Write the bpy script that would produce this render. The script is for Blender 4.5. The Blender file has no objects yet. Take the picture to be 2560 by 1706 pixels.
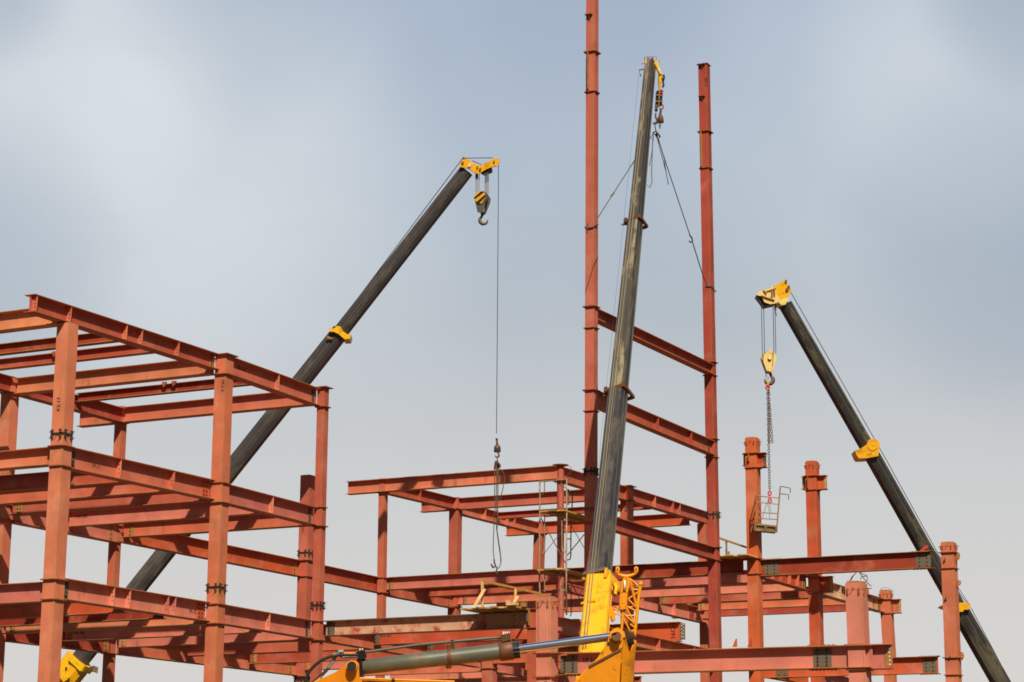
import bpy, math, random
from mathutils import Vector, Matrix

# ------------------------------------------------------------------ camera
sc = bpy.context.scene
COL = sc.collection
FPX = 5398.0                                   # focal length in pixels of a 2560 px wide picture
CR = Vector((0.89223, 0.45154, 0.00596))       # camera right, up, forward in the world
CU = Vector((0.09399, -0.1986, 0.97556))
CF = Vector((-0.44169, 0.86987, 0.21964))
EYE = Vector((0, 0, 1.7))
cd = bpy.data.cameras.new("camera"); cam = bpy.data.objects.new("camera", cd); COL.objects.link(cam)
cam.matrix_world = Matrix(((CR.x, CU.x, -CF.x, 0), (CR.y, CU.y, -CF.y, 0), (CR.z, CU.z, -CF.z, 1.7), (0, 0, 0, 1)))
cd.sensor_width = 36; cd.sensor_fit = 'HORIZONTAL'; cd.lens = FPX / 2560 * 36
cd.clip_start = 0.1; cd.clip_end = 6000
sc.camera = cam

# ------------------------------------------------------------------ light
SUN_AZ, SUN_EL = math.radians(37.1), math.radians(42)      # from -Y towards +X
sdir = Vector((math.sin(SUN_AZ) * math.cos(SUN_EL), -math.cos(SUN_AZ) * math.cos(SUN_EL), math.sin(SUN_EL)))
sl = bpy.data.lights.new("sun", 'SUN'); so = bpy.data.objects.new("sun", sl); COL.objects.link(so)
sl.energy = 5.0; sl.angle = math.radians(0.5); sl.color = (1.0, 0.94, 0.84)
so.rotation_euler = sdir.to_track_quat('Z', 'Y').to_euler()

def look(px, py):                               # direction of sky seen at a pixel
    return (CF + CR * ((px - 1280) / FPX) + CU * ((853 - py) / FPX)).normalized()

w = bpy.data.worlds.new("World"); sc.world = w; w.use_nodes = True
nt = w.node_tree; nt.nodes.clear(); N = nt.nodes.new; L = nt.links.new
out = N('ShaderNodeOutputWorld'); bg = N('ShaderNodeBackground'); bg.inputs['Strength'].default_value = 0.1
sky = N('ShaderNodeTexSky'); sky.sky_type = 'NISHITA'; sky.sun_disc = False
sky.sun_elevation = SUN_EL; sky.sun_rotation = math.radians(142.9); sky.dust_density = 2.0; sky.ozone_density = 2.0
geo = N('ShaderNodeTexCoord')
def vmath(op, a, b=None):
    n = N('ShaderNodeVectorMath'); n.operation = op
    L(a, n.inputs[0])
    if b is not None: n.inputs[1].default_value = b
    return n
def wmath(op, a, b):
    n = N('ShaderNodeMath'); n.operation = op
    for i, v in enumerate((a, b)):
        if isinstance(v, (int, float)): n.inputs[i].default_value = v
        else: L(v, n.inputs[i])
    return n.outputs[0]
gdir = geo.outputs['Generated']
def blob(px, py, rad):                          # a soft brighter or darker patch in one part of the sky
    d = vmath('DOT_PRODUCT', gdir, tuple(look(px, py))).outputs['Value']
    m = N('ShaderNodeMapRange'); m.interpolation_type = 'SMOOTHSTEP'
    L(d, m.inputs[0]); m.inputs[1].default_value = math.cos(math.radians(rad)); m.inputs[2].default_value = 1.0
    return m.outputs[0]
noi = N('ShaderNodeTexNoise'); noi.inputs['Scale'].default_value = 6.0; noi.inputs['Detail'].default_value = 3; noi.inputs['Roughness'].default_value = 0.45
L(gdir, noi.inputs['Vector'])
sep = N('ShaderNodeSeparateXYZ'); L(gdir, sep.inputs[0])
# cloud brightness: paler towards the horizon, two bright banks, darker ones, corners dimmed like a vignette
hz = N('ShaderNodeValToRGB'); L(sep.outputs['Z'], hz.inputs[0])
cr = hz.color_ramp; cr.elements[0].position = 0.0; cr.elements[0].color = (0.70, 0.66, 0.62, 1)
cr.elements[1].position = 0.42; cr.elements[1].color = (0.37, 0.46, 0.60, 1)
for p_, c_ in ((0.09, (0.665, 0.65, 0.635, 1)), (0.16, (0.60, 0.612, 0.62, 1)), (0.23, (0.475, 0.528, 0.58, 1)), (0.30, (0.43, 0.505, 0.60, 1))):
    e_ = cr.elements.new(p_); e_.color = c_
noi2 = N('ShaderNodeTexNoise'); noi2.inputs['Scale'].default_value = 13.0; noi2.inputs['Detail'].default_value = 5; noi2.inputs['Roughness'].default_value = 0.5; noi2.inputs['Distortion'].default_value = 0.6
stv = N('ShaderNodeVectorMath'); stv.operation = 'MULTIPLY'; stv.inputs[1].default_value = (1, 1, 2.2); L(gdir, stv.inputs[0]); L(stv.outputs[0], noi2.inputs['Vector'])
wob = wmath('ADD', wmath('MULTIPLY', wmath('SUBTRACT', noi.outputs['Fac'], 0.5), 0.55), wmath('MULTIPLY', wmath('SUBTRACT', noi2.outputs['Fac'], 0.5), 0.30))
def bank(items, start=0.0):
    v = start
    for px_, py_, rad_, amp_ in items: v = wmath('ADD', v, wmath('MULTIPLY', blob(px_, py_, rad_), amp_ * 0.88))
    return v
hi = bank(((160, 200, 4.8, 0.34), (200, 300, 9.5, 0.42), (620, 500, 6.5, 0.22), (760, 720, 6.0, 0.12), (2430, 170, 5.0, 0.34), (2200, 330, 7.0, 0.22), (1500, 380, 4.0, 0.05), (1000, 150, 4.0, 0.06)))
lo_ = bank(((2540, 600, 5.4, 0.40), (2600, -60, 3.6, 0.55), (-80, -80, 3.2, 0.55), (-100, 640, 5.0, 0.35), (600, 20, 3.6, 0.18), (1500, -60, 4.5, 0.16), (1750, 700, 4.0, 0.08)))  # the top corner patches put lens vignetting into the sky colour
def clampn(v):
    n = N('ShaderNodeClamp'); L(v, n.inputs[0]); return n.outputs[0]
hi = clampn(wmath('ADD', hi, wmath('MULTIPLY', wob, 0.28))); lo_ = clampn(wmath('SUBTRACT', lo_, wmath('MULTIPLY', wob, 0.2)))
def wmix(f, a, b):
    n = N('ShaderNodeMixRGB'); L(f, n.inputs[0])
    for k, v_ in ((1, a), (2, b)):
        if isinstance(v_, tuple): n.inputs[k].default_value = v_
        else: L(v_, n.inputs[k])
    return n.outputs[0]
cc = wmix(lo_, wmix(hi, hz.outputs[0], (0.76, 0.80, 0.82, 1)), (0.27, 0.345, 0.45, 1))
cl = N('ShaderNodeVectorMath'); cl.operation = 'SCALE'; L(cc, cl.inputs[0]); cl.inputs['Scale'].default_value = 10.0
# bright haze bank around the view direction; unseen sky elsewhere dimmed to deepen shadows
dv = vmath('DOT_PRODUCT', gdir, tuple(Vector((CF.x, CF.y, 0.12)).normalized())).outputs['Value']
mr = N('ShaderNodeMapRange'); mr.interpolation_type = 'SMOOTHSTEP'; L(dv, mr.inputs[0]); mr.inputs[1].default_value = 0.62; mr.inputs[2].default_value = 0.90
zr = N('ShaderNodeMapRange'); zr.interpolation_type = 'SMOOTHSTEP'; L(sep.outputs['Z'], zr.inputs[0]); zr.inputs[1].default_value = 0.45; zr.inputs[2].default_value = 0.9; zr.inputs[3].default_value = 0.20; zr.inputs[4].default_value = 1.1  # lifted again overhead to brighten the chrome rod's reflection
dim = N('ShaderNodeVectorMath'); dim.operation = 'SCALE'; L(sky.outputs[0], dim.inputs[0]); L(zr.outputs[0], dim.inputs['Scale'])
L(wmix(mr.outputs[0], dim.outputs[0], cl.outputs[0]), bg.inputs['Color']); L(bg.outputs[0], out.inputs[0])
sc.view_settings.view_transform = 'Standard'; sc.view_settings.look = 'None'
sc.view_settings.exposure = 0.0; sc.view_settings.gamma = 1.0; sc.view_settings.use_curve_mapping = False
try: sc.cycles.max_bounces = 6; sc.cycles.filter_width = 1.7
except Exception: pass

# ------------------------------------------------------------------ pixel -> place in metres (used for real distances only)
def ray(px, py): return CF + CR * ((px - 1280) / FPX) + CU * ((853 - py) / FPX)
def Q(px, py, d): return EYE + ray(px, py) * d
def QX(px, py, X): r = ray(px, py); return EYE + r * (X / r.x)
def QY(px, py, Y): r = ray(px, py); return EYE + r * (Y / r.y)
def QZ(px, py, Z): r = ray(px, py); return EYE + r * ((Z - 1.7) / r.z)
def onto(p, py):                                # the point plumb above or below p that shows at picture row py
    k = (853 - py) / FPX; q = p - EYE
    # (q + t z).CU = k (q + t z).CF
    t = (k * q.dot(CF) - q.dot(CU)) / (CU.z - k * CF.z)
    return p + Vector((0, 0, t))
HF = Vector((CF.x, CF.y, 0)).normalized()       # level forward
Z = Vector((0, 0, 1))

# ------------------------------------------------------------------ materials
MATS = {}
def mat(name, rgb, rough=0.6, metal=0.0, var=0.0, vscale=3.0, second=None, amount=0.0, pscale=1.5, bump=0.0, streak=False, spec=0.4, third=None, tamount=0.0, dirt=0.0, sv=None):
    if name in MATS: return MATS[name]
    m = bpy.data.materials.new(name); m.use_nodes = True; t = m.node_tree; nd = t.nodes; ln = t.links
    b = nd['Principled BSDF']; b.inputs['Roughness'].default_value = rough; b.inputs['Metallic'].default_value = metal
    b.inputs['Specular IOR Level'].default_value = spec
    tc = nd.new('ShaderNodeTexCoord'); oi = nd.new('ShaderNodeObjectInfo')
    mp = nd.new('ShaderNodeVectorMath'); mp.operation = 'ADD'
    sc_ = nd.new('ShaderNodeVectorMath'); sc_.operation = 'SCALE'; sc_.inputs['Scale'].default_value = 50
    cmb = nd.new('ShaderNodeCombineXYZ'); ln.new(oi.outputs['Random'], cmb.inputs[0]); ln.new(oi.outputs['Random'], cmb.inputs[1]); ln.new(cmb.outputs[0], sc_.inputs[0])
    ln.new(tc.outputs['Object'], mp.inputs[0]); ln.new(sc_.outputs[0], mp.inputs[1]); vec = mp.outputs[0]
    def noise(scale, detail=4, rough_=0.55, sv=None):
        n = nd.new('ShaderNodeTexNoise'); n.inputs['Scale'].default_value = scale; n.inputs['Detail'].default_value = detail; n.inputs['Roughness'].default_value = rough_
        if sv:
            k = nd.new('ShaderNodeVectorMath'); k.operation = 'MULTIPLY'; k.inputs[1].default_value = sv; ln.new(vec, k.inputs[0]); ln.new(k.outputs[0], n.inputs['Vector'])
        else: ln.new(vec, n.inputs['Vector'])
        return n.outputs['Fac']
    def ramp(f, a, b_):
        r = nd.new('ShaderNodeMapRange'); r.interpolation_type = 'SMOOTHSTEP'; r.inputs[1].default_value = a; r.inputs[2].default_value = b_; ln.new(f, r.inputs[0]); return r.outputs[0]
    base = nd.new('ShaderNodeRGB'); base.outputs[0].default_value = (*rgb, 1); col = base.outputs[0]
    def mixc(f, c2):
        nonlocal col
        x = nd.new('ShaderNodeMixRGB'); ln.new(f, x.inputs[0]); ln.new(col, x.inputs[1]); x.inputs[2].default_value = (*c2, 1); col = x.outputs[0]
    def mul(f, k):
        n = nd.new('ShaderNodeMath'); n.operation = 'MULTIPLY'; ln.new(f, n.inputs[0]); n.inputs[1].default_value = k; return n.outputs[0]
    if second and amount: mixc(mul(ramp(noise(pscale, 6, 0.62, sv), 0.50, 0.60 if sv else 0.68), amount), second)
    if third and tamount: mixc(mul(ramp(noise(pscale * 2.7, 5, 0.7, sv or ((1, 1, 0.35) if streak else None)), 0.58, 0.70), tamount), third)
    if dirt: mixc(mul(ramp(noise(6.0, 3, 0.6, (1, 1, 0.12) if streak or sv else None), 0.60, 0.78), dirt), (rgb[0] * .35, rgb[1] * .4, rgb[2] * .5))
    if var:
        h = nd.new('ShaderNodeHueSaturation')
        n1 = noise(vscale, 3); a = nd.new('ShaderNodeMapRange'); a.inputs[3].default_value = 1 - var; a.inputs[4].default_value = 1 + var; ln.new(n1, a.inputs[0]); a.inputs[1].default_value = .25; a.inputs[2].default_value = .75
        o_ = nd.new('ShaderNodeMapRange'); o_.inputs[3].default_value = 1 - var * .8; o_.inputs[4].default_value = 1 + var * .8; ln.new(oi.outputs['Random'], o_.inputs[0])
        mm = nd.new('ShaderNodeMath'); mm.operation = 'MULTIPLY'; ln.new(a.outputs[0], mm.inputs[0]); ln.new(o_.outputs[0], mm.inputs[1])
        ln.new(mm.outputs[0], h.inputs['Value']); ln.new(col, h.inputs['Color'])
        hs = nd.new('ShaderNodeMapRange'); hs.inputs[3].default_value = .494; hs.inputs[4].default_value = .507; ln.new(oi.outputs['Random'], hs.inputs[0]); ln.new(hs.outputs[0], h.inputs['Hue'])
        col = h.outputs[0]
    ln.new(col, b.inputs['Base Color'])
    if bump:
        bp = nd.new('ShaderNodeBump'); bp.inputs['Strength'].default_value = bump; bp.inputs['Distance'].default_value = 0.01
        ln.new(noise(9, 5), bp.inputs['Height']); ln.new(bp.outputs[0], b.inputs['Normal'])
    MATS[name] = m; return m

CH = (0.56, 0.215, 0.14)                          # chalky faded primer
RU = (0.30, 0.13, 0.035)                         # ochre rust
def primer(n, c, ch=CH, a=0.45, **k): return mat(n, c, rough=0.58, var=0.18, vscale=1.3, second=ch, amount=a, pscale=1.1, third=RU, tamount=0.7, streak=True, bump=0.14, dirt=0.5, **k)
M = dict(
    salmon=primer('primer_salmon', (0.491, 0.116, 0.056)),
    coral=primer('primer_coral', (0.52, 0.132, 0.070)),
    pink=primer('primer_pink', (0.56, 0.170, 0.108)),
    orange=primer('primer_orange', (0.56, 0.185, 0.080)),
    red=primer('primer_red', (0.404, 0.069, 0.031), a=0.35),
    scarlet=primer('primer_scarlet', (0.482, 0.073, 0.022), a=0.35),
    deep=primer('primer_deep', (0.270, 0.029, 0.013), a=0.25),
    rusty=mat('primer_worn', (0.56, 0.31, 0.17), rough=0.75, var=0.12, second=(0.36, 0.05, 0.03), amount=1.0, pscale=2.4, third=(0.72, 0.52, 0.34), tamount=0.95, bump=0.3),
    ring=mat('plate_rust', (0.33, 0.085, 0.025), rough=0.7, var=0.15, second=RU, amount=0.9, pscale=3.0, bump=0.2),
    ochre=mat('plate_ochre', (0.34, 0.16, 0.035), rough=0.7, var=0.15, second=(0.45, 0.28, 0.10), amount=0.6, pscale=4.0, bump=0.2),
    plate=mat('plate_bare', (0.13, 0.10, 0.06), rough=0.7, var=0.1, second=(0.15, 0.10, 0.05), amount=0.6, pscale=4.0, bump=0.1),
    bolt=mat('bolt_dark', (0.045, 0.035, 0.028), rough=0.55, metal=0.3),
    ink=mat('marker_black', (0.03, 0.012, 0.012), rough=0.7),
    yellow=mat('crane_yellow', (0.88, 0.45, 0.010), rough=0.38, var=0.05, second=(0.55, 0.21, 0.01), amount=0.7, pscale=2.5, third=(0.10, 0.055, 0.02), tamount=0.75, dirt=0.5, bump=0.04),
    pale=mat('crane_yellow_pale', (0.88, 0.64, 0.22), rough=0.42, var=0.05, second=(0.5, 0.28, 0.06), amount=0.4, pscale=3, third=(0.25, 0.15, 0.05), tamount=0.4),
    exyel=mat('digger_yellow', (0.82, 0.275, 0.004), rough=0.5, var=0.08, vscale=5, second=(0.50, 0.17, 0.008), amount=0.7, pscale=4.0, third=(0.05, 0.03, 0.012), tamount=0.95, bump=0.12),
    greasy=mat('digger_yellow_greasy', (0.80, 0.27, 0.004), rough=0.45, var=0.1, second=(0.02, 0.014, 0.008), amount=0.95, pscale=5.0, third=(0.45, 0.16, 0.008), tamount=0.8, bump=0.15),
    jib=mat('jib_orange', (0.84, 0.31, 0.008), rough=0.42, var=0.06, third=(0.2, 0.08, 0.02), tamount=0.4),
    boom=mat('boom_grey', (0.048, 0.040, 0.037), rough=0.45, var=0.25, vscale=1.5, second=(0.10, 0.084, 0.064), amount=0.7, pscale=1.1, third=(0.03, 0.022, 0.018), tamount=0.7, dirt=0.5, bump=0.06, spec=0.5, sv=(3.0, 3.0, 0.7)),
    boomd=mat('boom_black_and_shade', (0.024, 0.021, 0.018), rough=0.33, var=0.2, second=(0.095, 0.075, 0.045), amount=0.7, pscale=0.7, third=(0.12, 0.10, 0.05), tamount=0.45, bump=0.05, spec=0.5, sv=(3.0, 3.0, 0.7)),  # black paint; also shade painted on the upright boom's sides
    boomt=mat('boom_dirty', (0.070, 0.056, 0.040), rough=0.5, var=0.2, vscale=1.2, second=(0.30, 0.235, 0.135), amount=0.85, pscale=0.8, third=(0.035, 0.024, 0.017), tamount=0.85, dirt=0.6, bump=0.1, sv=(3.0, 3.0, 0.7)),
    rope=mat('wire_rope', (0.045, 0.042, 0.045), rough=0.5, metal=0.4),
    ropel=mat('wire_rope_greased', (0.30, 0.245, 0.17), rough=0.5, metal=0.3),
    sling=mat('sling_worn', (0.13, 0.085, 0.045), rough=0.8, var=0.2, vscale=8),
    black=mat('grease_black', (0.015, 0.012, 0.010), rough=0.4),
    iron=mat('hook_iron', (0.13, 0.075, 0.048), rough=0.5, metal=0.4, var=0.15, vscale=6, second=(0.25, 0.14, 0.08), amount=0.5, pscale=5),
    grey=mat('block_grey', (0.10, 0.09, 0.07), rough=0.5, var=0.1, second=(0.05, 0.04, 0.03), amount=0.5, pscale=5),
    white=mat('sheave_white', (0.75, 0.68, 0.55), rough=0.5),
    barrel=mat('cylinder_grey', (0.125, 0.115, 0.078), rough=0.38, metal=0.25, var=0.12, vscale=4, second=(0.19, 0.17, 0.11), amount=0.6, pscale=3, third=(0.36, 0.10, 0.02), tamount=0.9, dirt=0.6, bump=0.10),
    chrome=mat('chrome_rod', (0.72, 0.74, 0.78), rough=0.08, metal=1.0),
    rustbrown=mat('gland_rust', (0.13, 0.055, 0.02), rough=0.55, metal=0.2, var=0.15, vscale=6, second=(0.24, 0.09, 0.025), amount=0.6, pscale=5, bump=0.1),
    hose=mat('hose_black', (0.022, 0.018, 0.014), rough=0.6),
    braid=mat('hose_braid', (0.26, 0.25, 0.21), rough=0.6, var=0.25, vscale=30),
    wood=mat('timber_new', (0.66, 0.40, 0.15), rough=0.7, var=0.12, vscale=4, second=(0.80, 0.62, 0.34), amount=0.5, pscale=6, bump=0.1),
    woody=mat('timber_stained', (0.50, 0.25, 0.04), rough=0.75, var=0.15, vscale=5, second=(0.26, 0.13, 0.035), amount=0.7, pscale=5, bump=0.15),
    woodd=mat('timber_old', (0.20, 0.13, 0.05), rough=0.8, var=0.2, vscale=5, second=(0.34, 0.22, 0.08), amount=0.6, pscale=5, bump=0.15),
    tube=mat('scaffold_tube', (0.36, 0.24, 0.13), rough=0.55, metal=0.2, var=0.2, vscale=4, second=(0.62, 0.50, 0.34), amount=0.6, pscale=4, third=(0.12, 0.06, 0.03), tamount=0.5),
    tubed=mat('scaffold_tube_rust', (0.15, 0.075, 0.04), rough=0.6, metal=0.2, var=0.2, vscale=4),
    basket=mat('basket_tan', (0.34, 0.19, 0.10), rough=0.6, var=0.15, second=(0.45, 0.22, 0.03), amount=0.4, pscale=3),
    redp=mat('red_paint', (0.55, 0.03, 0.03), rough=0.5),
    pinkp=mat('pink_paint', (0.45, 0.03, 0.10), rough=0.5),
    blue=mat('navy_paint', (0.02, 0.025, 0.10), rough=0.5),
    tyre=mat('tyre', (0.02, 0.02, 0.02), rough=0.85),
    dirt=mat('site_dirt', (0.09, 0.07, 0.05), rough=0.95, var=0.15, vscale=0.2, second=(0.07, 0.055, 0.04), amount=0.6, pscale=0.15, bump=0.4),
)

# ------------------------------------------------------------------ mesh builder
class MB:
    def __init__(s): s.v = []; s.f = []; s.m = []; s.sm = []
    def add(s, vs, fs, mi=0, smooth=False):
        o = len(s.v); s.v += [Vector(a) for a in vs]
        for f in fs: s.f.append([i + o for i in f]); s.m.append(mi); s.sm.append(smooth)
    def hexa(s, b, t, mi=0):                     # bottom loop, top loop
        n = len(b); s.add(list(b) + list(t), [list(range(n))[::-1], list(range(n, 2 * n))] + [[i, (i + 1) % n, (i + 1) % n + n, i + n] for i in range(n)], mi)
    def box(s, c, x, y, z, mi=0):                # centre and three half vectors
        c, x, y, z = map(Vector, (c, x, y, z))
        s.hexa([c - x - y - z, c + x - y - z, c + x + y - z, c - x + y - z], [c - x - y + z, c + x - y + z, c + x + y + z, c - x + y + z], mi)
    def abox(s, x0, x1, y0, y1, z0, z1, mi=0):
        s.box(((x0 + x1) / 2, (y0 + y1) / 2, (z0 + z1) / 2), ((x1 - x0) / 2, 0, 0), (0, (y1 - y0) / 2, 0), (0, 0, (z1 - z0) / 2), mi)
    def bar(s, a, b, w, h, mi=0, up=Z):          # rectangular bar
        a, b = Vector(a), Vector(b); d = (b - a).normalized(); x = d.cross(up)
        if x.length < 1e-3: x = d.cross(Vector((1, 0, 0)))
        x.normalize(); y = x.cross(d)
        s.box((a + b) / 2, x * w / 2, y * h / 2, (b - a) / 2, mi)
    def tube(s, pts, r, n=8, mi=0, caps=True):
        pts = [Vector(p) for p in pts]; k = len(pts); rs = r if isinstance(r, (list, tuple)) else [r] * k
        d0 = (pts[1] - pts[0]).normalized(); x = d0.cross(Z)
        if x.length < 1e-2: x = d0.cross(Vector((1, 0, 0)))
        x.normalize(); vs = []
        for i, p in enumerate(pts):
            d = ((pts[min(i + 1, k - 1)] - pts[max(i - 1, 0)])).normalized()
            x = (x - d * x.dot(d)).normalized(); y = d.cross(x)
            for j in range(n):
                a = 2 * math.pi * j / n; vs.append(p + (x * math.cos(a) + y * math.sin(a)) * rs[i])
        fs = [[i * n + j, i * n + (j + 1) % n, (i + 1) * n + (j + 1) % n, (i + 1) * n + j] for i in range(k - 1) for j in range(n)]
        s.add(vs, fs, mi, True)
        if caps:
            s.add(vs[:n], [list(range(n))[::-1]], mi); s.add(vs[-n:], [list(range(n))], mi)
    def disc(s, c, ax, r, t, n=20, mi=0):        # a wheel or pin
        ax = Vector(ax).normalized(); s.tube([Vector(c) - ax * t / 2, Vector(c) + ax * t / 2], r, n, mi)
    def prism(s, pts, ext, mi=0):                # outline and the vector it is thickened along
        s.hexa(pts, [Vector(p) + Vector(ext) for p in pts], mi)
    def ringy(s, c, ax, R, r, a0=0, a1=360, n=16, mi=0, squash=1.0, k=6, xd=None):
        ax = Vector(ax).normalized(); x = Vector(xd) if xd is not None else ax.cross(Z)
        if x.length < 1e-3: x = Vector((1, 0, 0))
        x.normalize(); y = ax.cross(x) * squash
        pts = [Vector(c) + (x * math.cos(math.radians(a0 + (a1 - a0) * i / n)) + y * math.sin(math.radians(a0 + (a1 - a0) * i / n))) * R for i in range(n + 1)]
        s.tube(pts, r, k, mi)
    def build(s, name, mats, parent=None, origin=None, label=None, rot=None):
        if not isinstance(mats, (list, tuple)): mats = [mats]
        if origin is None:
            n = len(s.v); origin = sum(s.v, Vector()) / n
        origin = Vector(origin)
        me = bpy.data.meshes.new(name); me.from_pydata([tuple((rot.transposed() @ (a - origin)) if rot is not None else a - origin) for a in s.v], [], s.f)
        for m_ in mats: me.materials.append(m_)
        for p, i, q in zip(me.polygons, s.m, s.sm): p.material_index = i; p.use_smooth = q
        me.update()
        o = bpy.data.objects.new(name, me); COL.objects.link(o)
        base = Vector()
        if parent is not None:
            o.parent = parent; base = WORLD[parent.name]
        o.location = origin - base; WORLD[o.name] = origin
        if rot is not None: o.rotation_euler = rot.to_euler()
        if label: o['label'] = label
        return o
WORLD = {}
def thing(name, label, cat, loc, group=None):
    o = bpy.data.objects.new(name, None); COL.objects.link(o); o.location = loc; o.empty_display_size = 0.5
    o['label'] = label; o['category'] = cat
    if group: o['group'] = group
    WORLD[o.name] = Vector(loc); return o
def tag(o, label, cat, group=None):
    o['label'] = label; o['category'] = cat
    if group: o['group'] = group
    return o
def mark(txt, pos, xd, nrm, size, parent, name='painted_mark'):      # stencilled letters lying on a face
    c = bpy.data.curves.new('mark', 'FONT'); c.body = txt; c.size = size; c.extrude = 0.0008; c.align_x = 'CENTER'; c.align_y = 'CENTER'; c.offset = size * 0.012; c.resolution_u = 2
    t = bpy.data.objects.new('mark', c); COL.objects.link(t)
    bpy.context.view_layer.update()
    me = bpy.data.meshes.new_from_object(t.evaluated_get(bpy.context.evaluated_depsgraph_get()))
    bpy.data.objects.remove(t); bpy.data.curves.remove(c)
    me.materials.clear(); me.materials.append(M['ink'])
    xd = Vector(xd).normalized(); nrm = Vector(nrm).normalized(); yd = nrm.cross(xd); pos = Vector(pos) + nrm * 0.003
    me.transform(Matrix(((xd.x, yd.x, nrm.x, 0), (xd.y, yd.y, nrm.y, 0), (xd.z, yd.z, nrm.z, 0), (0, 0, 0, 1))))
    o = bpy.data.objects.new(name, me); COL.objects.link(o); o.parent = parent; o.location = pos - WORLD[parent.name]; WORLD[o.name] = pos
    return o
random.seed(4)

# ------------------------------------------------------------------ ground
g = MB(); n_ = 24
gv = [Vector((x, y, 0)) for y in [-400 + i * 90 for i in range(n_)] for x in [-1100 + j * 95 for j in range(n_)]]
g.add(gv, [[j * n_ + i, j * n_ + i + 1, (j + 1) * n_ + i + 1, (j + 1) * n_ + i] for j in range(n_ - 1) for i in range(n_ - 1)])
go = g.build('ground', M['dirt'], origin=(0, 0, 0)); go['kind'] = 'structure'

# ------------------------------------------------------------------ the steel frames
FR = dict(
    west=thing('steel_building_frame', 'long three-storey salmon steel frame from the left edge to behind the upright crane', 'building frame', (-38.7, 60, 0), 'unfinished steel frames of one building site'),
    tower=thing('steel_building_frame', 'tall two-column steel frame like a ladder on both sides of the upright boom', 'building frame', (-27.5, 64.5, 0), 'unfinished steel frames of one building site'),
    east=thing('steel_building_frame', 'orange-red frame at right with free-standing column tops and the rightmost column', 'building frame', (-25, 78, 0), 'unfinished steel frames of one building site'),
    near=thing('steel_building_frame', 'nearest frame, two pale pink columns joined by one wide beam along the bottom', 'building frame', (-18, 44.2, 0), 'unfinished steel frames of one building site'),
)
def bolts(mb, pts, nrm, mi=1, r=0.02, t=0.02):
    nrm = Vector(nrm)
    for p in pts: mb.disc(Vector(p) + nrm * t / 2, nrm, r, t, 6, mi)

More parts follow.
